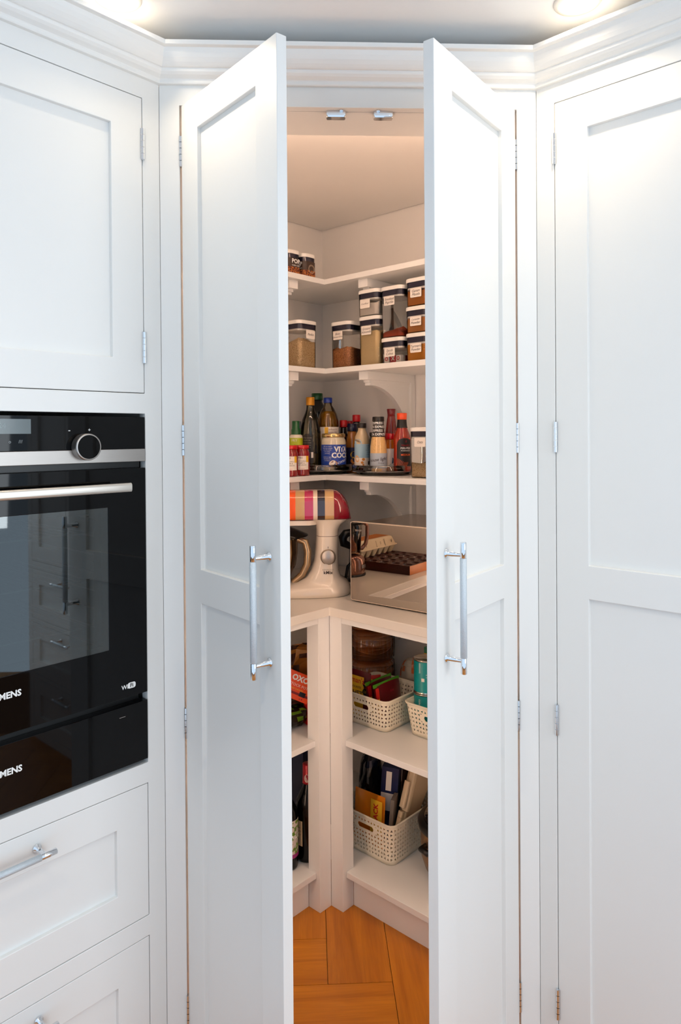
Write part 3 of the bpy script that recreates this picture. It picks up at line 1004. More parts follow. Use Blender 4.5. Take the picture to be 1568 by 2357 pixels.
GRC = mat('dark_green_cap', (4, 78, 34), 0.3, var=0.04, coat=0.2)
MB().lathe([(0.0165, 0.138), (0.0172, 0.141), (0.0168, 0.157), (0.0145, 0.16), (0.0138, 0.186), (0.0125, 0.188)], 28).build('nozzle', GRC, t)
MB().box(0.006, 0.0185, -0.008, 0.008, 0.160, 0.187).build('trigger', BLACK, t, bevel=0.002)

# olive oil, gold cap, arched black label (left turntable)
OP = [(0.033, 0), (0.036, 0.003), (0.0365, 0.02), (0.0370, 0.135), (0.0352, 0.158), (0.0290, 0.182), (0.0200, 0.203), (0.0150, 0.217), (0.0140, 0.226), (0.0140, 0.236)]
OLG = thin('olive_green_glass', (0.78, 0.76, 0.62), 1.5, 0.02, 1.4)
t = bottle('olive_oil_bottle', 'olive glass oil bottle with gold cap and arched black label', 'bottle', -0.0925, 0.953, ZT, OP, OLG, (0.0155, 0.0152, 0.232, 0.261), mat('gold_cap', (196, 134, 28), 0.3, 0.35, var=0.05))
LIQ = [(0.0335, 0.004), (0.0345, 0.06), (0.0335, 0.062)]
MB().lathe(LIQ, 32).build('oil', mat('dark_olive_oil', (58, 46, 10), 0.1, var=0.05), t)
BLKL = mat('black_label', (14, 12, 12), 0.45, var=0.1)
rf = rprof(OP)
vs, fs = [], []
n_ = 20
for i in range(n_ + 1):
    f_ = -1 + 2 * i / n_
    a = VA - 0.35 + f_ * 0.62
    for z_ in (0.028, 0.098 + 0.033 * math.sqrt(max(0, 1 - f_ * f_))):
        r_ = rf(z_) + 0.0006
        vs.append((r_ * math.cos(a), r_ * math.sin(a), z_))
lb = MB().add(vs, [(2 * i, 2 * i + 2, 2 * i + 3, 2 * i + 1) for i in range(n_)], 0, True).build('label', BLKL, t)
GREYP = mat('grey_print', (150, 140, 128), 0.6)
for i, (s_, sz) in enumerate((('EXTRA VIRGIN', 0.0052), ('OLIVE OIL', 0.0062), ('product of Italy', 0.005), ('cold extracted', 0.005), ('store in a cool', 0.0045), ('dark place', 0.0045), ('best before see cap', 0.004))):
    text_bent('lettering', s_, sz, rf, VA - 0.35, 0.116 - i * 0.0085, GREYP, lb, off=0.0011)
patch('white_sticker', OP, 0.046, 0.066, VA + 0.05, VA + 0.25, LABELW, t, off=0.001)

# big dark bottle with green cap, behind in the corner
GP = [(0.036, 0), (0.040, 0.004), (0.040, 0.19), (0.0375, 0.215), (0.030, 0.243), (0.0205, 0.262), (0.0195, 0.275)]
bottle('oil_bottle', 'large dark green bottle with a green cap at the back of the corner', 'bottle', -0.066, 1.135, ZC, GP, mat('dark_green_bottle', (10, 16, 8), 0.1, var=0.1, coat=0.5), (0.0215, 0.0215, 0.271, 0.2965), GRC)

# sunflower oil with blue cap
SFP = [(0.033, 0), (0.037, 0.004), (0.0385, 0.012), (0.0385, 0.158), (0.0392, 0.162), (0.0385, 0.166), (0.0380, 0.178), (0.0325, 0.201), (0.0225, 0.222), (0.0145, 0.234), (0.0140, 0.246)]
t = bottle('oil_bottle', 'clear bottle of golden oil with a bright blue cap', 'bottle', -0.028, 1.012, ZT, SFP, thin('clear_pet', (0.96, 0.93, 0.82), 1.5, 0.02, 1.3), (0.0160, 0.0160, 0.243, 0.262), mat('blue_cap', (18, 52, 150), 0.3, coat=0.2))
inn = [(r_ - 0.0012, z_) for r_, z_ in SFP[1:8]] + [(0.0272, 0.212), (0.026, 0.2122)]
MB().lathe(inn, 32).build('oil', mat('golden_oil', (182, 122, 10), 0.05, var=0.03, trans=0.55, spec=0.5), t)
lb = patch('label', SFP, 0.07, 0.155, VA - 1.45, VA + 1.45, LABELW, t)
patch('yellow_stripe', SFP, 0.071, 0.154, VA - 0.35, VA - 0.02, YEL, lb, off=0.0009)
for i, s_ in enumerate(('Sunflower Oil', 'nutrition 100ml', 'energy 3448 kJ', 'fat 92 g', 'store in a cool', 'dry place')):
    text_bent('lettering', s_, 0.0062, rprof(SFP), VA + 0.45, 0.146 - i * 0.0105, mat('red_brown_print', (120, 62, 50), 0.6), lb, off=0.0010)

# coconut oil jar
CP = [(0.040, 0), (0.0432, 0.003), (0.0440, 0.008), (0.0440, 0.101), (0.0425, 0.109), (0.0395, 0.114), (0.0395, 0.121)]
t = bottle('coconut_oil_jar', 'glass coconut oil jar with blue label and gold lid on the turntable', 'jar', -0.0115, 0.925, ZT, CP, mat('white_coconut_oil', (206, 196, 172), 0.08, var=0.04, coat=0.8), (0.0415, 0.0415, 0.1175, 0.1315), mat('brass_lid', (208, 178, 124), 0.22, 0.9, var=0.03))
BLUEL = mat('royal_blue_label', (20, 58, 150), 0.4, var=0.06, scale=20)
lb = patch('label', CP, 0.0145, 0.0925, VA - 1.45, VA + 1.45, BLUEL, t)
rf = rprof(CP)
text_bent('lettering', 'VITA', 0.0250, rf, VA + 0.62, 0.0755, WHITEPR, lb, bold=0.04)
text_bent('lettering', 'COCO', 0.0250, rf, VA + 0.66, 0.0545, WHITEPR, lb, bold=0.04)
text_bent('lettering', 'Coconut Oil', 0.0165, rf, VA + 0.72, 0.0350, WHITEPR, lb, rot=0.3, shear=0.35)
for i, s_ in enumerate(('100% raw organic', 'extra virgin coconut', 'oil, cold pressed', 'for cooking', 'and baking', '', 'suitable for vegans', 'best before see', 'lid of the jar')):
    if s_:
        text_bent('lettering', s_, 0.0047, rf, VA - 0.56, 0.0865 - i * 0.0062, WHITEPR, lb)
co = MB()
vs = [(0.0, 0.0)] + [(0.0125 * math.cos(a), 0.0085 * math.sin(a)) for a in [2 * PI * i / 20 for i in range(20)]]
def bent_poly(pts, rfun, ang, zc, rot, off):
    out = []
    for x_, y_ in pts:
        x2, y2 = x_ * math.cos(rot) - y_ * math.sin(rot), x_ * math.sin(rot) + y_ * math.cos(rot)
        r_ = rfun(zc + y2) + off
        out.append((r_ * math.cos(ang + x2 / r_), r_ * math.sin(ang + x2 / r_), zc + y2))
    return out
ell = lambda a_, b_, n=20: [(a_ * math.cos(2 * PI * i / n), b_ * math.sin(2 * PI * i / n)) for i in range(n)]
MB().add(bent_poly([(x_ + 0.003, y_ - 0.004) for x_, y_ in ell(0.0135, 0.0105)], rf, VA - 0.12, 0.027, 0.5, 0.0011), [tuple(range(20))]).build('coconut_print', mat('coconut_shell_print', (150, 96, 56), 0.6), lb)
MB().add(bent_poly(ell(0.0125, 0.0082), rf, VA - 0.14, 0.029, 0.5, 0.0015), [tuple(range(20))]).build('coconut_print', LABELW, lb)

# dark bottles at the back with red caps
NK = [(0.020, 0), (0.022, 0.003), (0.022, 0.105), (0.019, 0.122), (0.0125, 0.136), (0.0115, 0.150), (0.0115, 0.160)]
SOY = mat('black_soy_glass', (18, 8, 6), 0.08, var=0.1, coat=0.4)
RCAP = mat('red_plastic_cap', (198, 10, 24), 0.3, var=0.02, coat=0.2)
t = bottle('sauce_bottle', 'dark sauce bottle with a red cap beside the golden oil', 'bottle', 0.030, 1.051, ZC, [(r_, z_ * 1.06) for r_, z_ in NK], SOY, (0.0150, 0.0142, 0.166, 0.192), RCAP)
t = bottle('sauce_bottle', 'small dark bottle with a red cap, deepest in the corner', 'bottle', 0.058, 1.108, ZC, [(r_ * 0.8, z_ * 1.06) for r_, z_ in NK], SOY, (0.0125, 0.012, 0.166, 0.190), RCAP)
t = bottle('sauce_bottle', 'slim dark bottle with a red cap above the blue-label dressing', 'bottle', 0.0785, 1.052, ZC, [(r_, z_ * 1.20) for r_, z_ in NK], SOY, (0.0150, 0.0146, 0.186, 0.2115), RCAP)
patch('neck_band', [(r_, z_ * 1.20) for r_, z_ in NK], 0.163, 0.185, 0, 2 * PI, BLKL, t, off=0.0006)
text_bent('lettering', 'MTR', 0.0085, rprof([(r_, z_ * 1.20) for r_, z_ in NK]), VA - 0.2, 0.178, WHITEPR, t, off=0.0012)
# mustard-style bottle with dark blue cap
t = bottle('dressing_bottle', 'bottle of golden dressing with navy cap and navy label', 'bottle', 0.0585, 0.990, ZC, [(0.021, 0), (0.023, 0.003), (0.023, 0.10), (0.021, 0.122), (0.0165, 0.142), (0.0160, 0.152)],
           mat('amber_dressing', (160, 96, 26), 0.1, var=0.12, coat=0.5), (0.0185, 0.0175, 0.150, 0.178), mat('navy_cap', (10, 16, 52), 0.3))
bp_ = [(0.023, 0.003), (0.023, 0.10)]
lb = patch('label', bp_, 0.018, 0.092, VA - 1.5, VA + 1.5, mat('navy_label', (18, 20, 62), 0.4), t)
MB().add(bent_poly(ell(0.012, 0.012), rprof(bp_), VA + 0.15, 0.066, 0, 0.001), [tuple(range(20))]).build('emblem', YEL, lb)
MB().add(bent_poly(ell(0.008, 0.008), rprof(bp_), VA + 0.15, 0.066, 0, 0.0014), [tuple(range(20))]).build('emblem', mat('navy_label', (18, 20, 62)), lb)
MB().add(bent_poly(ell(0.011, 0.010), rprof(bp_), VA + 0.15, 0.044, 0, 0.001), [tuple(range(20))]).build('emblem', mat('orange_print', (220, 130, 20), 0.5), lb)

# right turntable: pale dressing with light-blue label
BP = [(0.0225, 0), (0.0255, 0.003), (0.0262, 0.008), (0.0262, 0.105), (0.0240, 0.120), (0.0175, 0.134), (0.0138, 0.141), (0.0136, 0.152)]
t = bottle('dressing_bottle', 'pale dressing bottle with black cap and light blue label', 'bottle', 0.0865, 0.890, ZT, BP, mat('pale_dressing', (196, 176, 142), 0.12, var=0.08, scale=80, coat=0.6), (0.0160, 0.0158, 0.150, 0.1665), mat('black_cap', (22, 16, 14), 0.35))
LBL = mat('sky_blue_label', (150, 184, 204), 0.45, var=0.02)
lb = patch('label', BP, 0.018, 0.094, VA - 1.5, VA + 1.5, LBL, t)
patch('label_lower_band', BP, 0.018, 0.046, VA - 1.5, VA + 1.5, LABELW, lb, off=0.0009)
rf = rprof(BP)
MB().add(bent_poly(ell(0.0155, 0.0155), rf, VA - 0.68, 0.096, 0, 0.0008), [tuple(range(20))]).build('label_arch', LBL, lb)
text_bent('lettering', 'BERRY', 0.0085, rf, VA - 0.62, 0.1035, INK, lb, off=0.0013, rot=-0.35)
MB().add(bent_poly(ell(0.0085, 0.0125), rf, VA - 0.75, 0.043, 0.25, 0.0013), [tuple(range(20))]).build('pear_print', mat('peach_print', (222, 178, 128), 0.5), lb)
for a_, z_, r_ in ((0.12, 0.041, 0.0055), (-0.05, 0.030, 0.0050), (0.10, 0.0225, 0.0035)):
    MB().add(bent_poly(ell(r_, r_ * 0.85), rf, VA + a_, z_, 0, 0.0014), [tuple(range(20))]).build('fruit_print', mat('orange_fruit_print', (206, 132, 50), 0.5), lb)
for i, s_ in enumerate(('no added sugar', 'dairy free', 'keep refrigerated', 'shake well', 'once opened')):
    text_bent('lettering', s_, 0.0042, rf, VA + 0.95, 0.088 - i * 0.0075, mat('slate_print', (74, 96, 116), 0.6), lb, off=0.0011)
patch('barcode', BP, 0.022, 0.034, VA + 0.78, VA + 1.05, INK, lb, off=0.0012)

# house dressing with black printed neck
HP = [(0.0255, 0), (0.0280, 0.003), (0.0285, 0.010), (0.0285, 0.072), (0.0275, 0.088), (0.0225, 0.117), (0.0200, 0.140), (0.0185, 0.160), (0.0182, 0.172)]
t = bottle('dressing_bottle', 'creamy dressing bottle with black printed neck and grey-blue label', 'bottle', 0.1365, 0.806, ZT, HP, mat('cream_dressing', (222, 180, 118), 0.12, var=0.10, scale=120, coat=0.6), (0.0203, 0.0200, 0.171, 0.1865), mat('black_cap', (22, 16, 14)))
nb = patch('neck_wrap', HP, 0.1185, 0.172, 0, 2 * PI, mat('black_neck_wrap', (12, 10, 10), 0.3, coat=0.3), t, off=0.0006, n=32)
rf = rprof(HP)
for i in range(4):
    text_bent('lettering', 'PIZZA EXPRESS  PIZZA', 0.0112, rf, VA + (0.35 if i % 2 else -0.25), 0.1645 - i * 0.0126, WHITEPR, nb, off=0.0012, bold=0.02)
lb = patch('label', HP, 0.013, 0.064, VA - 1.5, VA + 1.5, mat('grey_blue_label', (164, 174, 186), 0.5, var=0.02), t)
text_bent('lettering', 'house light', 0.0150, rf, VA - 0.2, 0.0425, INK, lb, rot=0.12, shear=0.3, bold=0.01)
text_bent('lettering', 'Dressing', 0.0060, rf, VA + 0.22, 0.0310, INK, lb)
for k in range(26):
    rnd = random.Random(k)
    z_ = rnd.uniform(0.068, 0.113)
    MB_ = bent_poly(ell(rnd.uniform(0.0005, 0.0012), rnd.uniform(0.0004, 0.0009), 6), rf, VA + rnd.uniform(-1.1, 1.1), z_, rnd.uniform(0, 3), 0.0007)
    if k == 0:
        hb = MB()
    hb.add(MB_, [tuple(range(6))])
tag(hb.build('herb_flecks', mat('herb_fleck', (120, 70, 30), 0.6), t), kind='stuff')

# slim black bottle just behind
bottle('sauce_bottle', 'slim black bottle half hidden between two dressing bottles', 'bottle', 0.124, 0.868, ZT, [(0.012, 0), (0.014, 0.003), (0.014, 0.105), (0.011, 0.118), (0.011, 0.124)], SOY, (0.0125, 0.0125, 0.122, 0.134), BLACK)
# red chilli sauce bottle with dark red flared cap
SRP = [(0.024, 0), (0.0265, 0.003), (0.0265, 0.075), (0.0235, 0.112), (0.0175, 0.160), (0.0140, 0.186), (0.0138, 0.196)]
t = bottle('sauce_bottle', 'tall red chilli sauce bottle with a flared dark red cap', 'bottle', 0.1925, 0.914, ZT, SRP, mat('dark_red_sauce', (132, 14, 12), 0.1, var=0.12, coat=0.6), (0.0128, 0.0155, 0.191, 0.2165), mat('dark_red_cap', (128, 8, 22), 0.3, coat=0.2))
text_bent('lettering', 'SARACHA', 0.0150, rprof(SRP), VA + 0.55, 0.124, WHITEPR, t, rot=0.62, bold=0.02)
# small hot sauce with red cap, white and blue label
SMP = [(0.0185, 0), (0.0205, 0.003), (0.0205, 0.078), (0.0185, 0.094), (0.0155, 0.104), (0.0150, 0.112)]
t = bottle('sauce_bottle', 'short amber sauce bottle with red cap and white and blue label', 'bottle', 0.1815, 0.847, ZT, SMP, mat('amber_hot_sauce', (176, 92, 20), 0.12, var=0.15, scale=90, coat=0.5), (0.0175, 0.0175, 0.110, 0.130), RCAP)
lb = patch('label', SMP, 0.016, 0.078, VA - 1.4, VA + 1.4, LABELW, t)
TEALP = mat('deep_teal_print', (20, 62, 96), 0.5)
MB().add(bent_poly([(-0.020, 0.012), (0.006, -0.001), (0.0165, -0.012), (0.004, -0.021), (-0.020, -0.030)], rprof(SMP), VA, 0.048, 0, 0.0013), [(0, 1, 4), (1, 2, 3), (1, 3, 4)]).build('teal_wedge', TEALP, lb)
MB().add(bent_poly([(0.0165, -0.013), (0.016, -0.024), (-0.014, -0.030), (-0.004, -0.0245)], rprof(SMP), VA, 0.048, 0, 0.0016), [(0, 1, 2, 3)]).build('green_wedge', mat('sea_green_print', (110, 168, 150), 0.5), lb)
# peri-peri bottle with orange cap
NP = [(0.0255, 0), (0.0290, 0.003), (0.0300, 0.010), (0.0292, 0.045), (0.0285, 0.085), (0.0300, 0.108), (0.0280, 0.122), (0.0200, 0.142), (0.0165, 0.154), (0.0150, 0.172), (0.0150, 0.180)]
t = bottle('sauce_bottle', 'red peri-peri marinade bottle with bright orange cap', 'bottle', 0.2155, 0.797, ZT, NP, mat('orange_red_marinade', (150, 34, 8), 0.1, var=0.15, coat=0.6), (0.0165, 0.0172, 0.176, 0.198), mat('orange_cap', (240, 76, 12), 0.3, coat=0.2))
patch('neck_band', NP, 0.148, 0.178, 0, 2 * PI, BLKL, t, off=0.0007, n=28)
rf = rprof(NP)
vs, fs = [], []
n_ = 20
for i in range(n_ + 1):
    f_ = -1 + 2 * i / n_
    a = VA + 0.2 + f_ * 0.95
    for j in range(7):
        z_ = 0.020 + (0.072 + 0.022 * math.sqrt(max(0, 1 - f_ * f_)) - 0.0) * j / 6
        r_ = rf(z_) + 0.0007
        vs.append((r_ * math.cos(a), r_ * math.sin(a), z_))
lb = MB().add(vs, [(7 * i + j, 7 * i + 7 + j, 7 * i + 8 + j, 7 * i + j + 1) for i in range(n_) for j in range(6)], 0, True).build('label', BLKL, t)
ORP = mat('orange_ink', (232, 92, 20), 0.5)
text_bent('lettering', 'd', 0.011, rf, VA + 0.30, 0.103, mat('crimson_ink', (176, 24, 40), 0.5), lb, off=0.0013)
text_bent('lettering', "Nando's", 0.0100, rf, VA + 0.3, 0.0900, mat('crimson_ink', (176, 24, 40)), lb, off=0.0013, shear=0.3)
text_bent('lettering', 'PERI-PERI', 0.0092, rf, VA + 0.3, 0.0800, WHITEPR, lb, off=0.0013, bold=0.02)
text_bent('lettering', 'MARINADE', 0.0070, rf, VA + 0.3, 0.0718, WHITEPR, lb, off=0.0013)
text_bent('lettering', 'MEDIUM', 0.0092, rf, VA + 0.3, 0.0580, ORP, lb, off=0.0013, bold=0.01)
st = MB()
for k in range(9):
    x_ = -0.027 + k * 0.0045
    st.add(bent_poly([(x_, -0.018), (x_ + 0.0012, -0.018), (x_ + 0.0092, -0.004 + 0.012 * max(0, (5 - k) / 5)), (x_ + 0.0080, -0.004 + 0.012 * max(0, (5 - k) / 5))], rf, VA + 0.0, 0.038, 0, 0.0015), [(0, 1, 2, 3)])
st.build('flame_stripes', ORP, lb)

# ------------------------------------------------------------------ on the worktop
ZW = 0.9055


def sring(x0, x1, hy, z, n=28, p=3.0):
    cx, hx = (x0 + x1) / 2, (x1 - x0) / 2
    out = []
    for i in range(n):
        a = 2 * PI * i / n
        c, s_ = math.cos(a), math.sin(a)
        out.append((cx + hx * math.copysign(abs(c) ** (2 / p), c), hy * math.copysign(abs(s_) ** (2 / p), s_), z))
    return out


# stand mixer: head points to the left (-x), seen from its side (-y)
MX = thing('stand_mixer', (0, 0.735, ZW), 0, 'cream stand mixer with a striped gloss head on the worktop', 'mixer')
lv = [(0.0, -0.285, 0.030, 0.092), (0.003, -0.288, 0.034, 0.096), (0.014, -0.288, 0.035, 0.096), (0.024, -0.27, 0.033, 0.092), (0.032, -0.20, 0.029, 0.082), (0.042, -0.142, 0.019, 0.072),
      (0.056, -0.112, 0.002, 0.064), (0.078, -0.095, -0.004, 0.058), (0.11, -0.084, -0.005, 0.055), (0.15, -0.079, -0.005, 0.054), (0.188, -0.077, -0.005, 0.054)]
MB().loft([sring(a, b, hy, z) for z, a, b, hy in lv]).build('body', CREAM, MX)
lv = [(0.1895, -0.077, -0.005, 0.054), (0.21, -0.077, -0.003, 0.055), (0.225, -0.079, 0.006, 0.057), (0.236, -0.086, 0.022, 0.060), (0.243, -0.10, 0.031, 0.062)]
MB().loft([sring(a, b, hy, z) for z, a, b, hy in lv]).build('neck', CREAM, MX)
MB().loft([sring(-0.0765, -0.0055, 0.0535, z) for z in (0.188, 0.1895)]).build('neck_seam', mat('dark_seam', (92, 72, 56), 0.6), MX)


def hring(x, zt, hy, n=30):
    zb = 0.2405
    cz, hz_ = (zt + zb) / 2, (zt - zb) / 2
    out = []
    for i in range(n):
        a = 2 * PI * i / n
        c, s_ = math.cos(a), math.sin(a)
        p = 2.6 if s_ > 0 else 7.0
        out.append((x, hy * math.copysign(abs(c) ** (2 / p), c), cz + hz_ * math.copysign(abs(s_) ** (2 / p), s_)))
    return out


cr, tn, mg, wh_, dk, og = (mat('crimson_gloss', (128, 4, 30), 0.1, coat=0.8), mat('tan_gloss', (196, 156, 104), 0.12, coat=0.8), mat('magenta_gloss', (178, 34, 84), 0.12, coat=0.8),
                           mat('ivory_gloss', (226, 206, 184), 0.12, coat=0.8), mat('plum_black_gloss', (44, 22, 28), 0.1, coat=0.8), mat('orange_gloss', (236, 84, 10), 0.12, coat=0.8))
bands = [(-0.0195, 9, cr), (-0.0485, -0.0195, tn), (-0.072, -0.0485, dk), (-0.0855, -0.072, wh_), (-0.113, -0.0855, mg), (-0.142, -0.113, tn), (-0.168, -0.142, og), (-0.19, -0.168, tn), (-0.21, -0.19, wh_), (-9, -0.21, cr)]


def ztop(x):
    if x > -0.03:
        f_ = min(1, (x + 0.03) / 0.066)
        return 0.2405 + 0.0955 * math.sqrt(max(0.0, 1 - f_ ** 2.3))
    if x < -0.25:
        f_ = min(1, (-0.25 - x) / 0.06)
        return 0.2405 + 0.0955 * math.sqrt(max(0.0, 1 - f_ ** 2.3))
    return 0.336


for a_, b_, m_ in bands:
    a_, b_ = max(a_, -0.3095), min(b_, 0.0355)
    n_ = 10 if (b_ > 0 or a_ < -0.3) else 2
    xs_ = [a_ + (b_ - a_) * (1 - (1 - i / n_) ** 2 if b_ > 0 else (i / n_) ** 2 if a_ < -0.3 else i / n_) for i in range(n_ + 1)]
    hyf = lambda x: 0.066 * min(1, max(0.25, ((ztop(x) - 0.2405) / 0.0955)) ** 0.55)
    MB().loft([hring(x, max(ztop(x), 0.2425), hyf(x)) for x in xs_][::-1]).build('head_band', m_, MX)
MB().loft([[(x, y, z) for x, y in rrect(0.105, 0.058, 0.04, 5, -0.175, 0)] for z in (0.2255, 0.232, 0.2405)]).build('head_underside', CREAM, MX)
sk = MB()
lathe_y(sk, [(0.0225, 0.0), (0.0222, -0.008), (0.0208, -0.0095), (0.0, -0.0095)], -0.039, 0.1235, -0.0535, 36)
o = sk.build('speed_dial', STEEL, MX)
lathe_y(MB(), [(0.0248, 0.001), (0.0248, -0.002), (0.0215, -0.0022)], -0.039, 0.1235, -0.0535, 36).build('dial_ring', mat('dull_tan_ring', (150, 130, 108), 0.4), MX)  # plain tan ring around the dial
text_flat('lettering', 'KENWOOD', 0.0068, (-0.0395, -0.0600, 0.0835), (1, 0, 0), (0, 0, 1), mat('grey_print', (150, 140, 128)), MX)
text_flat('lettering', 'kMix', 0.0135, (-0.0395, -0.0606, 0.0745), (1, 0, 0), (0, 0, 1), INK, MX, bold=0.03, spacing=1.1)
MB().box(-0.0397, -0.0383, -0.0555, -0.0545, 0.151, 0.157).build('dial_mark', INK, MX)
BOWL = [(0.03, 0.026), (0.05, 0.028), (0.075, 0.045), (0.092, 0.08), (0.098, 0.12), (0.0995, 0.17), (0.1015, 0.172)]
bw_ = MB().lathe(BOWL, 40, -0.235, 0, 0.012).build('bowl', mat('polished_steel', (206, 186, 160), 0.12, 1.0, var=0.03), MX)
MB().tube([(-0.135, -0.03, 0.178), (-0.112, -0.035, 0.17), (-0.104, -0.036, 0.14), (-0.106, -0.036, 0.10), (-0.122, -0.034, 0.065), (-0.152, -0.03, 0.04)], [0.010, 0.0115, 0.012, 0.012, 0.0115, 0.010], 14).build('bowl_handle', mat('warm_satin_steel', (160, 138, 110), 0.3, 0.9, var=0.1), bw_)
MB().lathe([(0.06, 0.191), (0.125, 0.186), (0.128, 0.188), (0.126, 0.190), (0.07, 0.214), (0.03, 0.216)], 40, -0.230, 0, 0.0, close=False).build('splash_guard', thin('plum_tinted_plastic', (0.55, 0.42, 0.45), 1.5, 0.04, 1.3), MX)
MB().lathe([(0.014, 0), (0.014, 0.006), (0.010, 0.008)], 20, -0.152, -0.05, 0.027).build('foot_button', BLACK, MX)

# pale kettle with dark handle behind the mixer, black cable
KT = thing('kettle', (0.100, 0.915, ZW), 0, 'pale grey kettle with black grip half hidden behind the mixer', 'kettle')
MB().lathe([(0.060, 0.0), (0.063, 0.004), (0.063, 0.02), (0.0605, 0.06), (0.058, 0.15), (0.050, 0.175), (0.02, 0.186), (0.0, 0.187)], 36).build('body', mat('lilac_grey_enamel', (150, 140, 140), 0.3), KT)
MB().tube([(-0.05, -0.01, 0.172), (-0.072, -0.02, 0.168), (-0.082, -0.022, 0.155), (-0.08, -0.022, 0.135), (-0.055, -0.014, 0.122)], [0.012, 0.015, 0.016, 0.015, 0.011], 14).build('grip', BLACK, KT)
MB().lathe([(0.068, 0.0), (0.068, 0.010), (0.062, 0.012)], 36).build('base', BLACK, KT)
cbm = MB().tube([(0.062, 0.852, 0.975), (0.046, 0.848, 0.982), (0.032, 0.846, 0.968), (0.026, 0.846, 0.935), (0.020, 0.848, 0.915), (0.0, 0.856, 0.9112), (-0.05, 0.90, 0.9112), (-0.07, 0.95, 0.9112)], 0.0052, 10)
# microwave with a mirror door
a_ = math.radians(-41.0)
MW = thing('microwave', (0.0284, 0.5998, ZW), a_, 'microwave with a mirror-glass door on the right of the worktop', 'microwave')
MB().box(0.004, 0.446, 0.013, 0.335, 0.009, 0.240).build('body', mat('warm_silver_casing', (176, 160, 146), 0.22, 0.85, var=0.03), MW, bevel=0.004)
dm = MB()
rr_ = [(p[0] + 0.225, p[1] + 0.126) for p in rrect(0.225, 0.121, 0.007, 4)]
n_ = len(rr_)
dm.add([(x, 0.0, z) for x, z in rr_] + [(x, 0.012, z) for x, z in rr_], [tuple(range(n_)), tuple(range(2 * n_ - 1, n_ - 1, -1))] + [((i + 1) % n_, i, n_ + i, n_ + (i + 1) % n_) for i in range(n_)], [1] + [0] * (n_ + 1))
md = dm.build('mirror_door', [mat('door_edge_chrome', (226, 206, 188), 0.3, 0.2), mat('bronze_mirror', (196, 188, 180), 0.015, 1.0, var=0.0)], MW)
fr = MB()
inn_ = [(p[0] + 0.225, p[1] + 0.126) for p in rrect(0.2233, 0.1193, 0.006, 4)]
fr.add([(x, -0.0004, z) for x, z in rr_] + [(x, -0.0004, z) for x, z in inn_], [(i, (i + 1) % n_, n_ + (i + 1) % n_, n_ + i) for i in range(n_)])
fr.build('door_trim', mat('door_edge_chrome', (206, 190, 176)), md)
text_flat('lettering', 'SHARP', 0.0085, (0.031, -0.0008, 0.2205), (1, 0, 0), (0, 0, 1), mat('grey_print', (150, 140, 128)), md, bold=0.01)
for x in (0.03, 0.42):
    for y in (0.04, 0.30):
        MB().lathe([(0.012, 0), (0.014, 0.010)], 16, x, y, 0.0).build('foot', BLACK, MW)

tag(cbm.build('power_cable', BLACK), 'black power cable curving behind the mixer', 'cable')

# things on the left arm, seen in the mirror door
e1, e2 = Vector((-0.7313, 0.682, 0)), Vector((-0.682, -0.7313, 0))
WBR = wood('dark_red_walnut', (44, 10, 8), (78, 24, 13), 0.35)
angb = math.atan2(e1.y, e1.x)
BD = thing('wooden_board', (-0.320, 0.312, ZW), angb, 'dark red wooden board with round hollows, mirrored in the microwave door', 'board')
# local x = e1, local y = -e2 direction -> board spans y in [-0.27, 0]... e2 = rotate(e1, +90deg)
bd = MB()
NX, NY, L1, L2, TH = 7, 5, 0.36, 0.265, 0.033
px_, py_ = L1 / NX, L2 / NY
for i in range(NX):
    for j in range(NY):
        cx_, cy_ = (i + 0.5) * px_, (j + 0.5) * py_
        sq, ci, cb_ = [], [], []
        for k in range(16):
            a = 2 * PI * (k + 0.5) / 16
            c, s_ = math.cos(a), math.sin(a)
            m_ = max(abs(c), abs(s_))
            sq.append((cx_ + c / m_ * px_ / 2, cy_ + s_ / m_ * py_ / 2, TH))
            ci.append((cx_ + c * 0.0185, cy_ + s_ * 0.0185, TH))
            cb_.append((cx_ + c * 0.015, cy_ + s_ * 0.015, TH - 0.010))
        bd.add(sq + ci + cb_, [(k, (k + 1) % 16, 16 + (k + 1) % 16, 16 + k) for k in range(16)] + [(16 + k, 16 + (k + 1) % 16, 32 + (k + 1) % 16, 32 + k) for k in range(16)] + [tuple(range(32, 48))])
bd.add([(0, 0, 0), (L1, 0, 0), (L1, L2, 0), (0, L2, 0), (0, 0, TH), (L1, 0, TH), (L1, L2, TH), (0, L2, TH)], [(0, 3, 2, 1), (0, 1, 5, 4), (1, 2, 6, 5), (2, 3, 7, 6), (3, 0, 4, 7)], [0, 0, 0, 0, 1])
bd.build('board', [WBR, mat('orange_end_grain', (176, 96, 22), 0.4, var=0.15, scale=50)], BD)

EC = thing('egg_carton', (*(Vector((-0.320, 0.312, 0)) + e1 * 0.222 + e2 * 0.012).xy, ZW + TH + 0.0005), angb, 'pale grey moulded egg carton lying on the wooden board', 'egg carton')
CARD = mat('pale_pulp_card', (206, 190, 160), 0.85, var=0.06, scale=150, bump=0.4)
ew, el = 0.105, 0.248
cups = MB()
for i in range(2):
    for j in range(6):
        cx_, cy_ = (i + 0.5) * ew / 2, (j + 0.5) * el / 6
        cups.loft([[(cx_ + p[0], cy_ + p[1], z) for p in rrect(h_, h_ * 0.8, 0.006, 3)] for z, h_ in ((0.0, 0.0125), (0.002, 0.014), (0.030, 0.0255))])
cups.build('egg_cups', CARD, EC)
ld = MB().loft([[(ew / 2 + p[0], el / 2 + p[1], z) for p in rrect(ew / 2 + dx, el / 2 + dx, 0.010, 4)] for z, dx in ((0.030, 0.006), (0.0325, 0.006), (0.033, 0.001), (0.062, -0.010), (0.066, -0.016))]).build('lid', CARD, EC)
tpr = mat('orange_brown_print', (186, 112, 50), 0.7, var=0.25, scale=60)
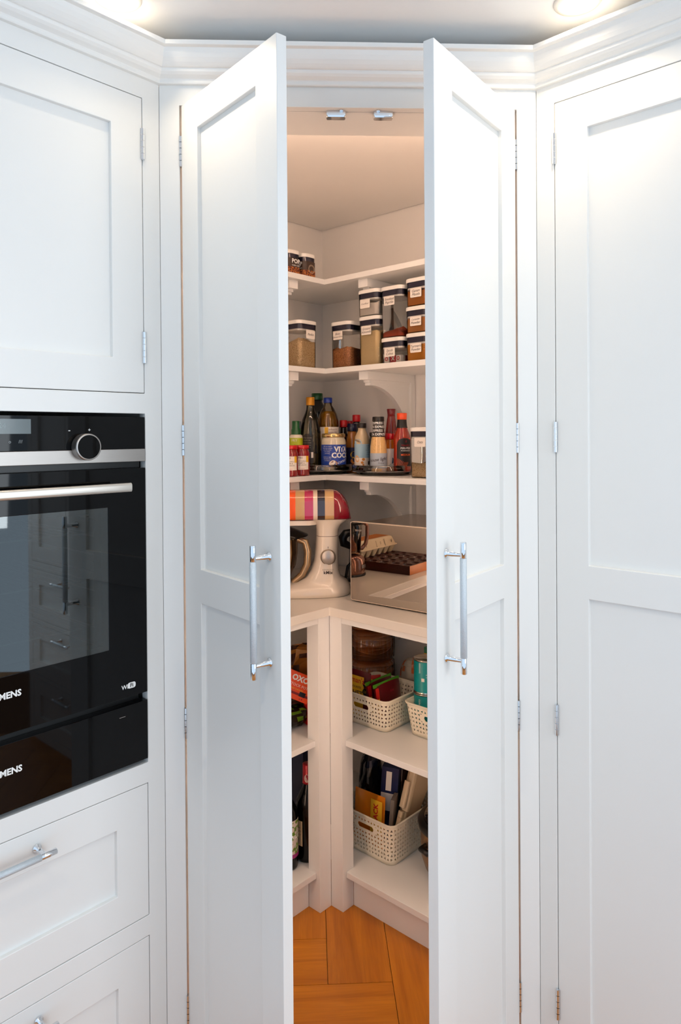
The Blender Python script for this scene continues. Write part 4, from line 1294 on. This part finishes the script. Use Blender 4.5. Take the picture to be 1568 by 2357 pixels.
MB().add([(0.022, 0.022, 0.0666), (ew - 0.022, 0.022, 0.0666), (ew - 0.022, el - 0.022, 0.0666), (0.022, el - 0.022, 0.0666)], [(0, 1, 2, 3)]).build('top_print', tpr, ld)
for yy, s_, z_ in ((0.035, 'V', 0.02), (0.105, 'EGGS', 0.010), (0.135, '12', 0.012), (0.165, '(LION)', 0.010), (0.215, 'V', 0.02)):
    text_flat('print', s_, z_, (0.0012, yy, 0.047), (0, 1 if len(s_) == 1 else 0, 0) if len(s_) == 1 else (0.30, 0, 0.95), (0.30, 0, 0.95) if len(s_) == 1 else (0, -1, 0), INK, ld)

BL = thing('mini_blender', (-0.388, 0.522, ZW), 0, 'bronze mini blender with jug and handle, mirrored in the microwave door', 'blender')
BRZ = mat('bronze_gloss_plastic', (128, 82, 62), 0.15, 0.5, var=0.05, coat=0.5)
MB().lathe([(0.052, 0), (0.057, 0.004), (0.058, 0.02), (0.057, 0.05), (0.052, 0.066), (0.040, 0.074), (0.0, 0.076)], 36).build('base', BRZ, BL)
MB().lathe([(0.060, 0), (0.060, 0.006), (0.055, 0.008)], 36).build('foot_ring', BLACK, BL)
MB().lathe([(0.036, 0.078), (0.040, 0.082), (0.047, 0.17), (0.048, 0.19), (0.046, 0.19), (0.038, 0.086)], 36, close=False).build('jug', thin('amber_jug_plastic', (0.72, 0.46, 0.28), 1.5, 0.03, 1.6), BL)
MB().lathe([(0.049, 0.188), (0.050, 0.20), (0.03, 0.206), (0.0, 0.206)], 36).build('lid', BLACK, BL)
av = math.radians(-118)
hp = [(0.045, 0.186), (0.075, 0.184), (0.086, 0.172), (0.086, 0.135), (0.078, 0.105), (0.060, 0.09), (0.044, 0.092)]
MB().tube([(r_ * math.cos(av), r_ * math.sin(av), z_) for r_, z_ in hp], 0.0075, 12).build('handle', BRZ, BL)
pp = [(0.0575, 0.02), (0.0575, 0.05)]
lb = patch('badge', pp, 0.028, 0.041, -0.95 - 0.3, -0.95 + 0.3, STEEL, BL, off=0.002)

# ------------------------------------------------------------------ perforated baskets
def basket(a0, a1, b0, b1, zs, h, label):
    """tapered perforated basket on the right arm, rim larger than base; front face looks to -b"""
    ca, cb = (a0 + a1) / 2, (b0 + b1) / 2
    c = armR(ca, cb)
    t = thing('plastic_basket', (c[0], c[1], zs), RZR, label, 'basket', 'cream perforated baskets')
    hx, hy = (a1 - a0) / 2, (b1 - b0) / 2

    def ringpt(u, z):
        """u in [0,1) along the perimeter, starting mid right side, anticlockwise; taper with height"""
        k = 1.0 + 0.0 * z
        dx = -0.012 * (1 - z / h)
        X, Y, r = hx + dx, hy + dx, 0.022
        segs = [2 * (Y - r), PI / 2 * r, 2 * (X - r), PI / 2 * r, 2 * (Y - r), PI / 2 * r, 2 * (X - r), PI / 2 * r]
        tot = sum(segs)
        d = (u % 1.0) * tot
        i = 0
        while d > segs[i]:
            d -= segs[i]
            i += 1
        if i == 0: return (X, -(Y - r) + d, z)
        if i == 1: q_ = d / r; return (X - r + r * math.cos(q_), Y - r + r * math.sin(q_), z)
        if i == 2: return (X - r - d, Y, z)
        if i == 3: q_ = PI / 2 + d / r; return (-(X - r) + r * math.cos(q_), Y - r + r * math.sin(q_), z)
        if i == 4: return (-X, Y - r - d, z)
        if i == 5: q_ = PI + d / r; return (-(X - r) + r * math.cos(q_), -(Y - r) + r * math.sin(q_), z)
        if i == 6: return (-(X - r) + d, -Y, z)
        q_ = 1.5 * PI + d / r
        return (X - r + r * math.cos(q_), -(Y - r) + r * math.sin(q_), z)
    per = 2 * (2 * hx + 2 * hy)
    N = int(per / 0.0132)
    zlo, zhi = 0.012, h - 0.009
    R = max(4, int((zhi - zlo) / 0.0128))
    m = MB()
    # hand slot in the upper middle of the front face
    fu, best = 0.0, 9
    for k in range(400):
        p = ringpt(k / 400, h * 0.7)
        if p[1] < -hy + 0.03 and abs(p[0]) < best:
            best, fu = abs(p[0]), k / 400
    si0, si1 = int(fu * N) - 2, int(fu * N) + 2
    sj0, sj1 = R - 3, R - 2
    U0, U1, V0, V1 = si0 - 1, si1 + 2, sj0, sj1 + 1
    hu, hv, cu, cv_ = (U1 - U0) / 2, (V1 - V0) / 2, (U0 + U1) / 2, (V0 + V1) / 2
    oo, ii = [], []
    for k in range(48):
        a = 2 * PI * (k + 0.5) / 48
        c_, s_ = math.cos(a), math.sin(a)
        m_ = max(abs(c_) / hu, abs(s_) / hv)
        oo.append((cu + c_ / m_, cv_ + s_ / m_))
        q_ = hu - 1.6
        ii.append((cu + max(-q_, min(q_, c_ / m_ * 0.8)) + 0.62 * c_, cv_ + 0.62 * (s_ if abs(c_ / m_ * 0.8) > q_ else math.copysign(1, s_))))
    pt_ = lambda u, v: ringpt(u / N, zlo + (zhi - zlo) * v / R)
    m.add([pt_(*q) for q in oo] + [pt_(*q) for q in ii], [(k, (k + 1) % 48, 48 + (k + 1) % 48, 48 + k) for k in range(48)])
    for j in range(R):
        for i in range(N):
            if U0 <= i < U1 and V0 <= j < V1:
                continue
            P = lambda fu_, fv: ringpt((i + fu_) / N, zlo + (zhi - zlo) * (j + fv) / R)
            q_ = [P(0, 0), P(1, 0), P(1, 1), P(0, 1)]
            kind = (i + j * 2) % 3
            if kind == 0:
                tr = [P(0.22, 0.18), P(0.84, 0.5), P(0.22, 0.82)]
            elif kind == 1:
                tr = [P(0.78, 0.18), P(0.78, 0.82), P(0.16, 0.5)]
            else:
                tr = [P(0.18, 0.24), P(0.82, 0.24), P(0.5, 0.86)]
            m.add(q_ + tr, [(0, 1, 4), (1, 5, 4), (1, 2, 5), (2, 6, 5), (2, 3, 6), (3, 0, 6), (0, 4, 6)] if kind != 1 else
                  [(0, 1, 4), (1, 2, 5), (1, 5, 4), (2, 3, 5), (3, 6, 5), (3, 0, 6), (0, 4, 6)])
    for i in range(N):
        m.add([ringpt(i / N, 0.001), ringpt((i + 1) / N, 0.001), ringpt((i + 1) / N, zlo), ringpt(i / N, zlo)], [(0, 1, 2, 3)], 0, True)
        m.add([ringpt(i / N, zhi), ringpt((i + 1) / N, zhi), ringpt((i + 1) / N, h), ringpt(i / N, h)], [(0, 1, 2, 3)], 0, True)
    m.add([ringpt(i / N, 0.001) for i in range(N)], [tuple(range(N))])
    o = m.build('body', BASKETM, t)
    bm = bmesh.new(); bm.from_mesh(o.data); bmesh.ops.remove_doubles(bm, verts=bm.verts, dist=1e-5); bmesh.ops.recalc_face_normals(bm, faces=bm.faces); bm.to_mesh(o.data); bm.free()
    sm = o.modifiers.new('wall', 'SOLIDIFY'); sm.thickness = 0.0018; sm.offset = -1
    ring = [ringpt(i / 96, h) for i in range(97)]
    ring = [(x * 1.008, y * 1.008, z) for x, y, z in ring]
    MB().tube(ring, 0.0032, 8, caps=False).build('rim', BASKETM, t)
    return t


basket(0.425, 0.634, 0.192, 0.393, 0.5095, 0.098, 'cream perforated basket of sauce packets beside the corner post')
basket(0.662, 0.862, 0.085, 0.345, 0.5095, 0.098, 'cream perforated basket holding teal tins, partly behind the right door')
basket(0.434, 0.662, 0.100, 0.403, 0.1155, 0.128, 'cream perforated basket on the bottom shelf with a handle slot')


# ------------------------------------------------------------------ packets, tins, bags
def pos(arm, a, b, z):
    p = arm(a, b)
    return (p[0], p[1], z)


def crinkle(name, label, cat, loc_, size, m, seed, rz=0.0, rx=0.0, amp=0.16, mats2=None, group=None):
    """crumpled foil or film bag"""
    rnd = random.Random(seed)
    t = MB()
    nu, nv = 18, 11
    ph = [rnd.uniform(0, 6.3) for _ in range(8)]
    rings = []
    for j in range(nv + 1):
        th = -PI / 2 + PI * j / nv
        row = []
        for i in range(nu):
            a = 2 * PI * i / nu
            cx_, sx_ = math.cos(a), math.sin(a)
            cz_ = math.cos(th)
            k = 1 + amp * (math.sin(3 * a + ph[0] + 2 * th) * 0.5 + math.sin(7 * a + ph[1] - 5 * th) * 0.3 + rnd.uniform(-0.45, 0.45))
            pw = lambda v, p: math.copysign(abs(v) ** p, v)
            row.append((size[0] / 2 * pw(cx_, 0.6) * pw(max(cz_, 0.001), 0.5) * k, size[1] / 2 * pw(sx_, 0.6) * pw(max(cz_, 0.001), 0.5) * k, size[2] / 2 * (1 + pw(math.sin(th), 0.8) * (1 + amp * 0.4 * rnd.uniform(-1, 0.2)))))
        rings.append(row)
    t.loft(rings, 0, False)
    if mats2:
        t.mi = [rnd.choice([0, 0, 1]) for _ in t.mi]
    o = t.build(name, [m] + (mats2 or []))
    o.location = loc_
    o.rotation_euler = (rx, 0, rz)
    return tag(o, label, cat, group)


def packet(name, label, cat, loc_, rot, w, h, th, mats_, group=None):
    """soft sachet: flat pouch with bulged middle, front looks to local -y; returns root thing"""
    t = thing(name, loc_, 0, label, cat, group)
    t.rotation_euler = rot
    n = 8
    vs, fs = [], []
    for sgn in (-1, 1):
        for j in range(n + 1):
            for i in range(n + 1):
                u, v = i / n, j / n
                b_ = (math.sin(PI * u) * math.sin(PI * v)) ** 0.5
                vs.append(((u - 0.5) * w, sgn * (0.0006 + th / 2 * b_), v * h))
    k = (n + 1) ** 2
    for j in range(n):
        for i in range(n):
            q_ = j * (n + 1) + i
            fs.append((q_, q_ + 1, q_ + n + 2, q_ + n + 1))
            fs.append((k + q_, k + q_ + n + 1, k + q_ + n + 2, k + q_ + 1))
    MB().add(vs, fs, 0, True).build('pouch', mats_[0], t)
    return t


def front_rect(t, x0, x1, z0, z1, y, m, name='print'):
    return MB().add([(x0, y, z0), (x1, y, z0), (x1, y, z1), (x0, y, z1)], [(0, 1, 2, 3)]).build(name, m, t)


def box_thing(name, label, cat, loc_, rot, w, d, h, m, group=None, bevel=0.0008):
    t = thing(name, loc_, 0, label, cat, group)
    t.rotation_euler = rot
    MB().box(-w / 2, w / 2, -d / 2, d / 2, 0, h).build('carton', m, t, bevel=bevel)
    return t


MAROON = mat('maroon_film', (92, 8, 18), 0.3, var=0.1, coat=0.3)
YELP = mat('mustard_yellow_print', (232, 182, 40), 0.45, var=0.04)
GRNP = mat('leaf_green_print', (70, 140, 22), 0.4, var=0.2, scale=90)
REDP = mat('red_print', (192, 26, 20), 0.45)
ORGP = mat('orange_card', (226, 74, 14), 0.4, var=0.05)
# basket 1 contents
bz = 0.5135
t = packet('sauce_packet', 'yellow and maroon spaghetti bolognese sauce packet in the basket', 'packet', (0.050, 0.672, bz), (math.radians(-4), 0, math.radians(-45)), 0.100, 0.152, 0.012, [MAROON], 'sauce packets in the basket')
fp = front_rect(t, -0.048, 0.028, 0.01, 0.136, -0.0076, YELP, 'yellow_panel')
for s_, z_, zc, x_, m_ in (("Colman's", 0.0245, 0.122, -0.015, REDP), ('FAVOURITE', 0.0095, 0.101, -0.008, INK), ('SPAGHETTI', 0.0225, 0.082, -0.013, INK), ('BOLOGNESE', 0.0205, 0.062, -0.013, INK)):
    text_flat('lettering', s_, z_, (x_, -0.0084, zc), (1, 0, 0), (0, 0, 1), m_, fp, bold=0.01)
for zc, s_ in ((0.116, '4'), (0.092, '11')):
    ci = MB().add([(0.0345 + x_, -0.0080, zc + y_) for x_, y_ in ell(0.0105, 0.0105)], [tuple(range(20))]).build('badge', BLACK, t)
    text_flat('lettering', s_, 0.012, (0.0345, -0.0088, zc), (1, 0, 0), (0, 0, 1), YELP, ci)
for (x, y), dz, lab in (((0.134, 0.658), 0.0, 'maroon packet with a green top, behind the front packet'), ((0.156, 0.634), 0.0, 'maroon packet with a bright green top, nearest the right in its basket')):
    t = packet('sauce_packet', lab, 'packet', (x, y, bz + dz), (math.radians(-10), 0, math.radians(45)), 0.125, 0.128, 0.016, [MAROON], 'sauce packets in the basket')
    fp = MB()
    MB().box(-0.0628, 0.0628, -0.0016, 0.0016, 0.1195, 0.130).build('green_top', GRNP, t)
    front_rect(t, -0.0615, -0.046, 0.03, 0.118, -0.0062, REDP, 'red_edge')
    front_rect(t, -0.060, -0.048, 0.03, 0.085, -0.0066, YELP, 'yellow_strip')
    text_flat('lettering', 'cook with', 0.0125, (0.01, -0.0098, 0.052), (1, 0, 0), (0, 0, 1), WHITEPR, t, bold=0.01)
    text_flat('emblem', '***', 0.014, (0.012, -0.0098, 0.094), (1, 0, 0), (0, 0, 1), mat('pink_print', (178, 40, 74)), t)
t = packet('sauce_packet', 'small red and yellow packet squeezed behind the sauce packets', 'packet', (0.104, 0.700, bz), (0, 0, math.radians(10)), 0.05, 0.128, 0.012, [REDP], 'sauce packets in the basket')
front_rect(t, -0.033, -0.004, 0.08, 0.118, -0.0076, YELP)
crinkle('snack_pouch', 'pale printed pouch standing behind the two baskets', 'pouch', (0.246, 0.785, 0.5105), (0.085, 0.06, 0.155), mat('pale_pouch_film', (168, 158, 144), 0.3, var=0.2, scale=60), 5, RZR, 0, 0.07, [mat('orange_print_film', (176, 88, 40), 0.3)])

# stacked packs of thin brown discs in clear wrap, behind the basket
DISC = mat('brown_wafer', (168, 100, 46), 0.6, var=0.3, scale=60)
WRAP = thin('clear_cellophane', (0.95, 0.93, 0.90), 1.5, 0.08, 1.6)
for q_ in range(3):
    t = thing('wafer_pack', (0.1225, 0.963, 0.5105 + q_ * 0.1105), 0, ('lowest', 'middle', 'topmost')[q_] + ' clear-wrapped stack of thin brown wafers behind the basket', 'food pack', 'wafer packs')
    ds = MB()
    rnd = random.Random(q_)
    for k in range(9):
        r_ = 0.071 + 0.006 * math.sin(k * 1.7 + q_) + rnd.uniform(-0.003, 0.003)
        z_ = 0.006 + k * 0.0108
        ph_ = rnd.uniform(0, 6)
        ring_ = lambda rr, dz: [(rr * math.cos(2 * PI * i / 30), rr * math.sin(2 * PI * i / 30), z_ + dz + 0.0036 * math.sin(4 * PI * i / 30 * 1.5 + ph_) * rr / 0.07) for i in range(30)]
        ds.loft([ring_(r_ * 0.2, 0), ring_(r_, 0), ring_(r_ + 0.0004, 0.004), ring_(r_ * 0.2, 0.004)])
    tag(ds.build('wafers', DISC, t), kind='stuff')
    wr_ = MB()
    rings = []
    for z_, k_ in ((0.002, 0.93), (0.006, 1.0), (0.05, 1.025), (0.098, 1.0), (0.104, 0.9)):
        rings.append([((0.0805 + 0.0012 * math.cos(26 * 2 * PI * i / 156)) * k_ * math.cos(2 * PI * i / 156), (0.0805 + 0.0012 * math.cos(26 * 2 * PI * i / 156)) * k_ * math.sin(2 * PI * i / 156), z_) for i in range(156)])
    wr_.loft(rings, caps=False)
    if q_ == 1:
        wr_.loft([[(0.076, -0.012, 0.063), (0.076, 0.0, 0.07), (0.076, 0.0, 0.056)], [(0.105, -0.012, 0.063), (0.105, 0.004, 0.065), (0.105, 0.004, 0.061)], [(0.127, -0.008, 0.068), (0.127, 0.002, 0.0685), (0.127, 0.002, 0.0675)]])
    wr_.build('wrapper', WRAP, t)

# tins in the second basket
TEAL = mat('teal_tin_print', (0, 134, 138), 0.3, var=0.06, scale=30)
TINM = mat('tinned_steel', (206, 200, 190), 0.2, 1.0)


def tin(x, y, z, label, h=0.110, r=0.0375):
    t = thing('food_tin', (x, y, z), 0, label, 'tin', 'teal food tins')
    pr = [(r, 0.004), (r, h - 0.004)]
    MB().lathe([(r - 0.001, 0), (r + 0.001, 0.0008), (r + 0.001, 0.003), (r, 0.0045), (r, h - 0.0045), (r + 0.001, h - 0.003), (r + 0.001, h - 0.0006), (r - 0.001, h), (r - 0.002, h - 0.003), (0, h - 0.003)], 40).build('can', TINM, t)
    lb = patch('label', pr, 0.0055, h - 0.0055, 0, 2 * PI, TEAL, t, off=0.0004, n=48)
    rf = rprof(pr)
    MB().add(bent_poly([(-0.006, 0.009), (0.006, 0.009), (0.0075, 0.002), (0.005, -0.012), (-0.005, -0.012), (-0.0075, 0.002)], rf, VA + 0.18, 0.085, 0, 0.001), [(0, 1, 2, 3, 4, 5)][::1]).build('cup_print', mat('brown_cup_print', (96, 58, 30), 0.5), lb)
    for i in range(4):
        text_bent('lettering', ('peeled plum', 'tomatoes in', 'rich juice', '400 g')[i], 0.0062, rf, VA + 0.22, 0.062 - i * 0.008, WHITEPR, lb)
    text_bent('lettering', 'tomato', 0.0105, rf, VA - 0.72, 0.080, WHITEPR, lb, rot=PI / 2)
    patch('sticker', pr, 0.040, 0.050, VA - 0.55, VA - 0.30, LABELW, lb, off=0.001)
    return t


tin(0.2590, 0.598, 0.5135, 'teal tin standing low inside the second basket')
tin(0.2600, 0.597, 0.6240, 'teal tin stacked above the basket rim beside the right door', 0.104)
t = box_thing('card_sleeve', 'green and yellow card sleeve around tins behind the stacked tin', 'box', (0.318, 0.655, 0.5135), (0, 0, math.radians(-45)), 0.095, 0.055, 0.226, mat('green_card', (16, 92, 66), 0.5, var=0.15))
MB().box(-0.0478, 0.0478, -0.0278, 0.0278, 0.198, 0.206).build('yellow_band', YELP, t)

# left compartment, middle shelf
GOLD = mat('gold_brown_foil', (146, 92, 26), 0.25, 0.3, var=0.3, scale=40)
GOLD2 = mat('dark_brown_foil', (58, 26, 10), 0.25, 0.2, var=0.3, scale=40)
crinkle('vegetable_bag', 'dark film bag with green leaves at the bottom of the left compartment', 'food bag', (-0.178, 0.655, 0.5095), (0.14, 0.12, 0.062), mat('dark_film', (34, 22, 12), 0.15, var=0.3), 3, 0.3, 0, 0.14, [mat('green_leaf_film', (88, 120, 22), 0.2, var=0.3)])
crinkle('clear_bag', 'glossy dark clear bag lying under the orange carton', 'food bag', (-0.175, 0.67, 0.572), (0.13, 0.10, 0.035), mat('glossy_dark_film', (46, 30, 22), 0.08, var=0.3, coat=0.5), 9, 0.2, 0, 0.15)
t = box_thing('small_carton', 'small red carton propping the orange stock carton', 'box', (-0.098, 0.650, 0.5105), (0, 0, 0.5), 0.034, 0.03, 0.078, REDP)
t = box_thing('stock_carton', 'orange stock pot carton tilted in the left compartment', 'box', (-0.158, 0.627, 0.600), (math.radians(-14), math.radians(25), math.radians(6)), 0.096, 0.036, 0.080, ORGP)
text_flat('lettering', 'OXO', 0.0235, (0.002, -0.0186, 0.062), (1, 0, 0), (0, 0, 1), WHITEPR, t, bold=0.045)
text_flat('lettering', 'STOCK POT', 0.0115, (0.004, -0.0186, 0.042), (1, 0, 0), (0, 0, 1), LABELW, t)
text_flat('lettering', 'INTENSE CHICKEN', 0.0064, (-0.004, -0.0186, 0.0305), (1, 0, 0), (0, 0, 1), YELP, t)
front_rect(t, -0.048, 0.048, 0.015, 0.022, -0.0184, mat('dark_red_print', (120, 10, 12), 0.5), 'red_stripe')
front_rect(t, 0.014, 0.034, 0.014, 0.028, -0.0187, BLACK, 'black_patch')
text_flat('lettering', 'x 4', 0.0085, (0.024, -0.0186, 0.007), (1, 0, 0), (0, 0, 1), mat('dark_red_print', (120, 10, 12)), t, bold=0.02)
crinkle('crisp_packet', 'crumpled gold and brown foil packet above the orange carton', 'packet', (-0.125, 0.73, 0.595), (0.11, 0.08, 0.145), GOLD, 11, 0.2, 0, 0.22, [GOLD2])
crinkle('crisp_packet', 'dark brown foil packet behind the orange carton, next to the left door', 'packet', (-0.245, 0.68, 0.60), (0.10, 0.08, 0.125), GOLD2, 12, -0.4, 0, 0.18, [GOLD])
crinkle('clear_bag', 'dark bag filling the back of the left compartment beneath the foil packets', 'food bag', (-0.165, 0.78, 0.5095), (0.16, 0.10, 0.09), GOLD2, 15, 0.2, 0, 0.1)

# bottom left: wine bottles
WP = [(0.030, 0), (0.0355, 0.003), (0.0370, 0.01), (0.0370, 0.172), (0.0345, 0.192), (0.0240, 0.214), (0.0165, 0.230), (0.0148, 0.245), (0.0140, 0.292), (0.0150, 0.293), (0.0150, 0.300)]
WG = mat('dark_wine_glass', (3, 3, 3), 0.1, var=0.1, spec=0.25)
t = bottle('wine_bottle', 'dark wine bottle with red capsule and cream label', 'bottle', -0.109, 0.603, 0.1155, [(r_, z_ * 0.965) for r_, z_ in WP], WG)
MB().lathe([(0.0168, 0.232), (0.0160, 0.236), (0.0156, 0.290), (0.0140, 0.2915), (0.0, 0.2905)], 28).build('capsule', mat('red_capsule', (166, 8, 30), 0.3, 0.3, coat=0.2), t)
cpf = [(0.0163, 0.232), (0.0156, 0.290)]
ov = MB().add(bent_poly(ell(0.0095, 0.0125), rprof(cpf), VA - 0.12, 0.2505, 0, 0.0006), [tuple(range(20))]).build('capsule_seal', mat('pale_pink_seal', (214, 178, 168), 0.5), t)
text_bent('lettering', 'O', 0.010, rprof(cpf), VA - 0.12, 0.256, PINKP, ov)
text_bent('lettering', 'VINO', 0.0045, rprof(cpf), VA - 0.12, 0.2465, PINKP, ov)
wpp = [(r_, z_ * 0.965) for r_, z_ in WP]
lb = patch('label', wpp, 0.052, 0.128, VA - 1.5, VA - 0.48, mat('cream_wine_label', (214, 188, 146), 0.6), t)
for i, s_ in enumerate(('v', 'vino rosso', 'Tempranillo', 'product of', 'Spain', '75 cl')):
    text_bent('lettering', s_, 0.0058, rprof(wpp), VA - 0.95, 0.118 - i * 0.0105, INK, lb)
patch('barcode', wpp, 0.057, 0.074, VA - 1.1, VA - 0.82, INK, lb, off=0.0011)
t = bottle('wine_bottle', 'dark bottle with a bright patterned label next to the left door', 'bottle', -0.1755, 0.562, 0.1155, [(r_, z_ * 0.9) for r_, z_ in WP], WG)
lb = patch('label', WP, 0.045, 0.150, VA - 1.5, VA + 1.5, speckle('patterned_green_label', (84, 122, 20), (196, 186, 176), 90, 0.5, 0.5, 0.04, 0.0), t)
patch('label_foot', WP, 0.038, 0.050, VA - 1.5, VA + 1.5, mat('purple_print', (150, 32, 110), 0.5), lb, off=0.0008)
text_bent('lettering', 'WILD', 0.016, rprof(WP), VA + 0.9, 0.10, WHITEPR, lb, bold=0.02)
t = box_thing('navy_box', 'navy blue carton at the back of the bottom left shelf', 'box', (-0.10, 0.78, 0.1155), (0, 0, math.radians(45)), 0.16, 0.09, 0.30, mat('navy_card', (14, 22, 54), 0.5))

# bottom right: contents of the basket and the pot
bz = 0.1195
t = packet('snack_packet', 'orange and yellow multipack packet in the bottom basket', 'packet', (0.082, 0.655, bz), (math.radians(-4), 0, math.radians(-42)), 0.118, 0.162, 0.018, [mat('orange_film', (222, 128, 22), 0.25, var=0.1, coat=0.4)])
front_rect(t, 0.012, 0.056, 0.045, 0.150, -0.0116, YELP, 'yellow_panel')
text_flat('lettering', 'PACK', 0.0235, (0.033, -0.0124, 0.109), (0, 0, 1), (-1, 0, 0), REDP, t, bold=0.03)
crinkle('black_bag', 'crumpled shiny black bag standing in the bottom basket', 'food bag', (0.0975, 0.7300, bz), (0.070, 0.066, 0.262), mat('black_foil', (8, 9, 12), 0.12, 0.2, var=0.3, coat=0.5), 21, 0.4, 0, 0.12, [mat('ink_blue_foil', (12, 22, 44), 0.1, 0.5)])
NAV = mat('blue_box_card', (14, 26, 70), 0.4, var=0.06)
t = box_thing('food_box', 'slim navy box with two pale labels in the bottom basket', 'box', (0.145, 0.689, bz), (0, math.radians(4), math.radians(-20)), 0.056, 0.030, 0.235, NAV)
front_rect(t, -0.012, 0.006, 0.160, 0.222, -0.0156, LABELW, 'label')
front_rect(t, -0.026, 0.018, 0.095, 0.152, -0.0156, LABELW, 'label')
t = box_thing('food_box', 'tall grey-edged carton leaning beside the brown jar', 'box', (0.150, 0.640, bz), (0, math.radians(5), math.radians(-20)), 0.012, 0.05, 0.16, mat('grey_card', (120, 110, 102), 0.6))
t = thing('storage_jar', (0.204, 0.756, 0.1345), 0, 'tall brown jar with a pale pink screw lid behind the basket rim', 'jar')
JB = [(0.046, -0.0145), (0.050, -0.011), (0.051, 0.02), (0.051, 0.19), (0.047, 0.205), (0.046, 0.215)]
MB().lathe(JB, 36).build('body', mat('brown_glass_jar', (44, 22, 14), 0.08, var=0.25, scale=30, coat=0.6), t)
MB().lathe([(0.050, 0.205), (0.0535, 0.208), (0.0535, 0.228), (0.049, 0.232), (0.0, 0.232)], 40).build('lid', mat('pale_pink_lid', (196, 164, 154), 0.35, coat=0.3), t)
# cream clip box standing on edge
CLIPM = mat('cream_clip_plastic', (224, 200, 164), 0.35, var=0.02)
t = thing('clip_box', (0.163, 0.612, bz + 0.004), 0, 'cream clip-lid plastic box standing on edge above the basket', 'container')
t.rotation_euler = (0, math.radians(20), math.radians(38))
MB().loft([[(0.006 + w_ + p[0], 0.012 + p[1], z) for p in rrect(w_, 0.016, 0.008, 4)] for z, w_ in ((0.002, 0.018), (0.006, 0.020), (0.12, 0.034), (0.226, 0.048), (0.231, 0.046))]).build('body', mat('translucent_cream', (206, 178, 142), 0.3, var=0.05), t)
MB().loft([[(0.0 + p[0], -0.004 + p[1], z) for p in rrect(0.009, 0.012, 0.006, 4)] for z in (0.118, 0.121, 0.228, 0.236, 0.240)]).build('clip', CLIPM, t)
MB().loft([[(-0.019 + p[0], -0.004 + p[1], z) for p in rrect(0.0065, 0.010, 0.005, 4)] for z in (0.128, 0.132, 0.196, 0.206)]).build('clip_tongue', CLIPM, t)
for k in range(2):
    m_ = MB()
    for j in range(6):
        z_ = 0.006 + j * 0.0185
        m_.loft([[(-0.001 - 0.016 * k + p[0], -0.004 + p[1], zz) for p in rrect(0.007, 0.009, 0.005, 4)] for zz in (z_, z_ + 0.001, z_ + 0.0165, z_ + 0.0175)])
    m_.build('hinge_barrel', CLIPM, t)
# slow cooker
t = thing('slow_cooker', (0.3400, 0.509, 0.1155), 0, 'bronze slow cooker with black rim at the right end of the bottom shelf', 'cooker')
MB().lathe([(0.085, 0.012), (0.100, 0.016), (0.111, 0.05), (0.113, 0.135)], 48, close=False).build('body', mat('bronze_metal', (150, 112, 76), 0.3, 0.8, var=0.08, stretch=(8, 8, 1)), t)
MB().lathe([(0.088, 0.0), (0.092, 0.004), (0.098, 0.018), (0.094, 0.018)], 48).build('foot', BLACK, t)
MB().lathe([(0.113, 0.132), (0.119, 0.136), (0.121, 0.150), (0.116, 0.158), (0.104, 0.160)], 48, close=False).build('rim', BLACK, t)
MB().lathe([(0.106, 0.158), (0.098, 0.168), (0.06, 0.180), (0.012, 0.184), (0.012, 0.196), (0.016, 0.206), (0.0, 0.210)], 48).build('glass_lid', mat('smoked_lid', (26, 20, 17), 0.05, coat=0.5), t)
ah = math.radians(-150)
MB().tube([(0.112 * math.cos(ah - 0.16), 0.112 * math.sin(ah - 0.16), 0.10), (0.132 * math.cos(ah - 0.1), 0.132 * math.sin(ah - 0.1), 0.10), (0.132 * math.cos(ah + 0.1), 0.132 * math.sin(ah + 0.1), 0.10), (0.112 * math.cos(ah + 0.16), 0.112 * math.sin(ah + 0.16), 0.10)], 0.009, 10).build('side_handle', BLACK, t)
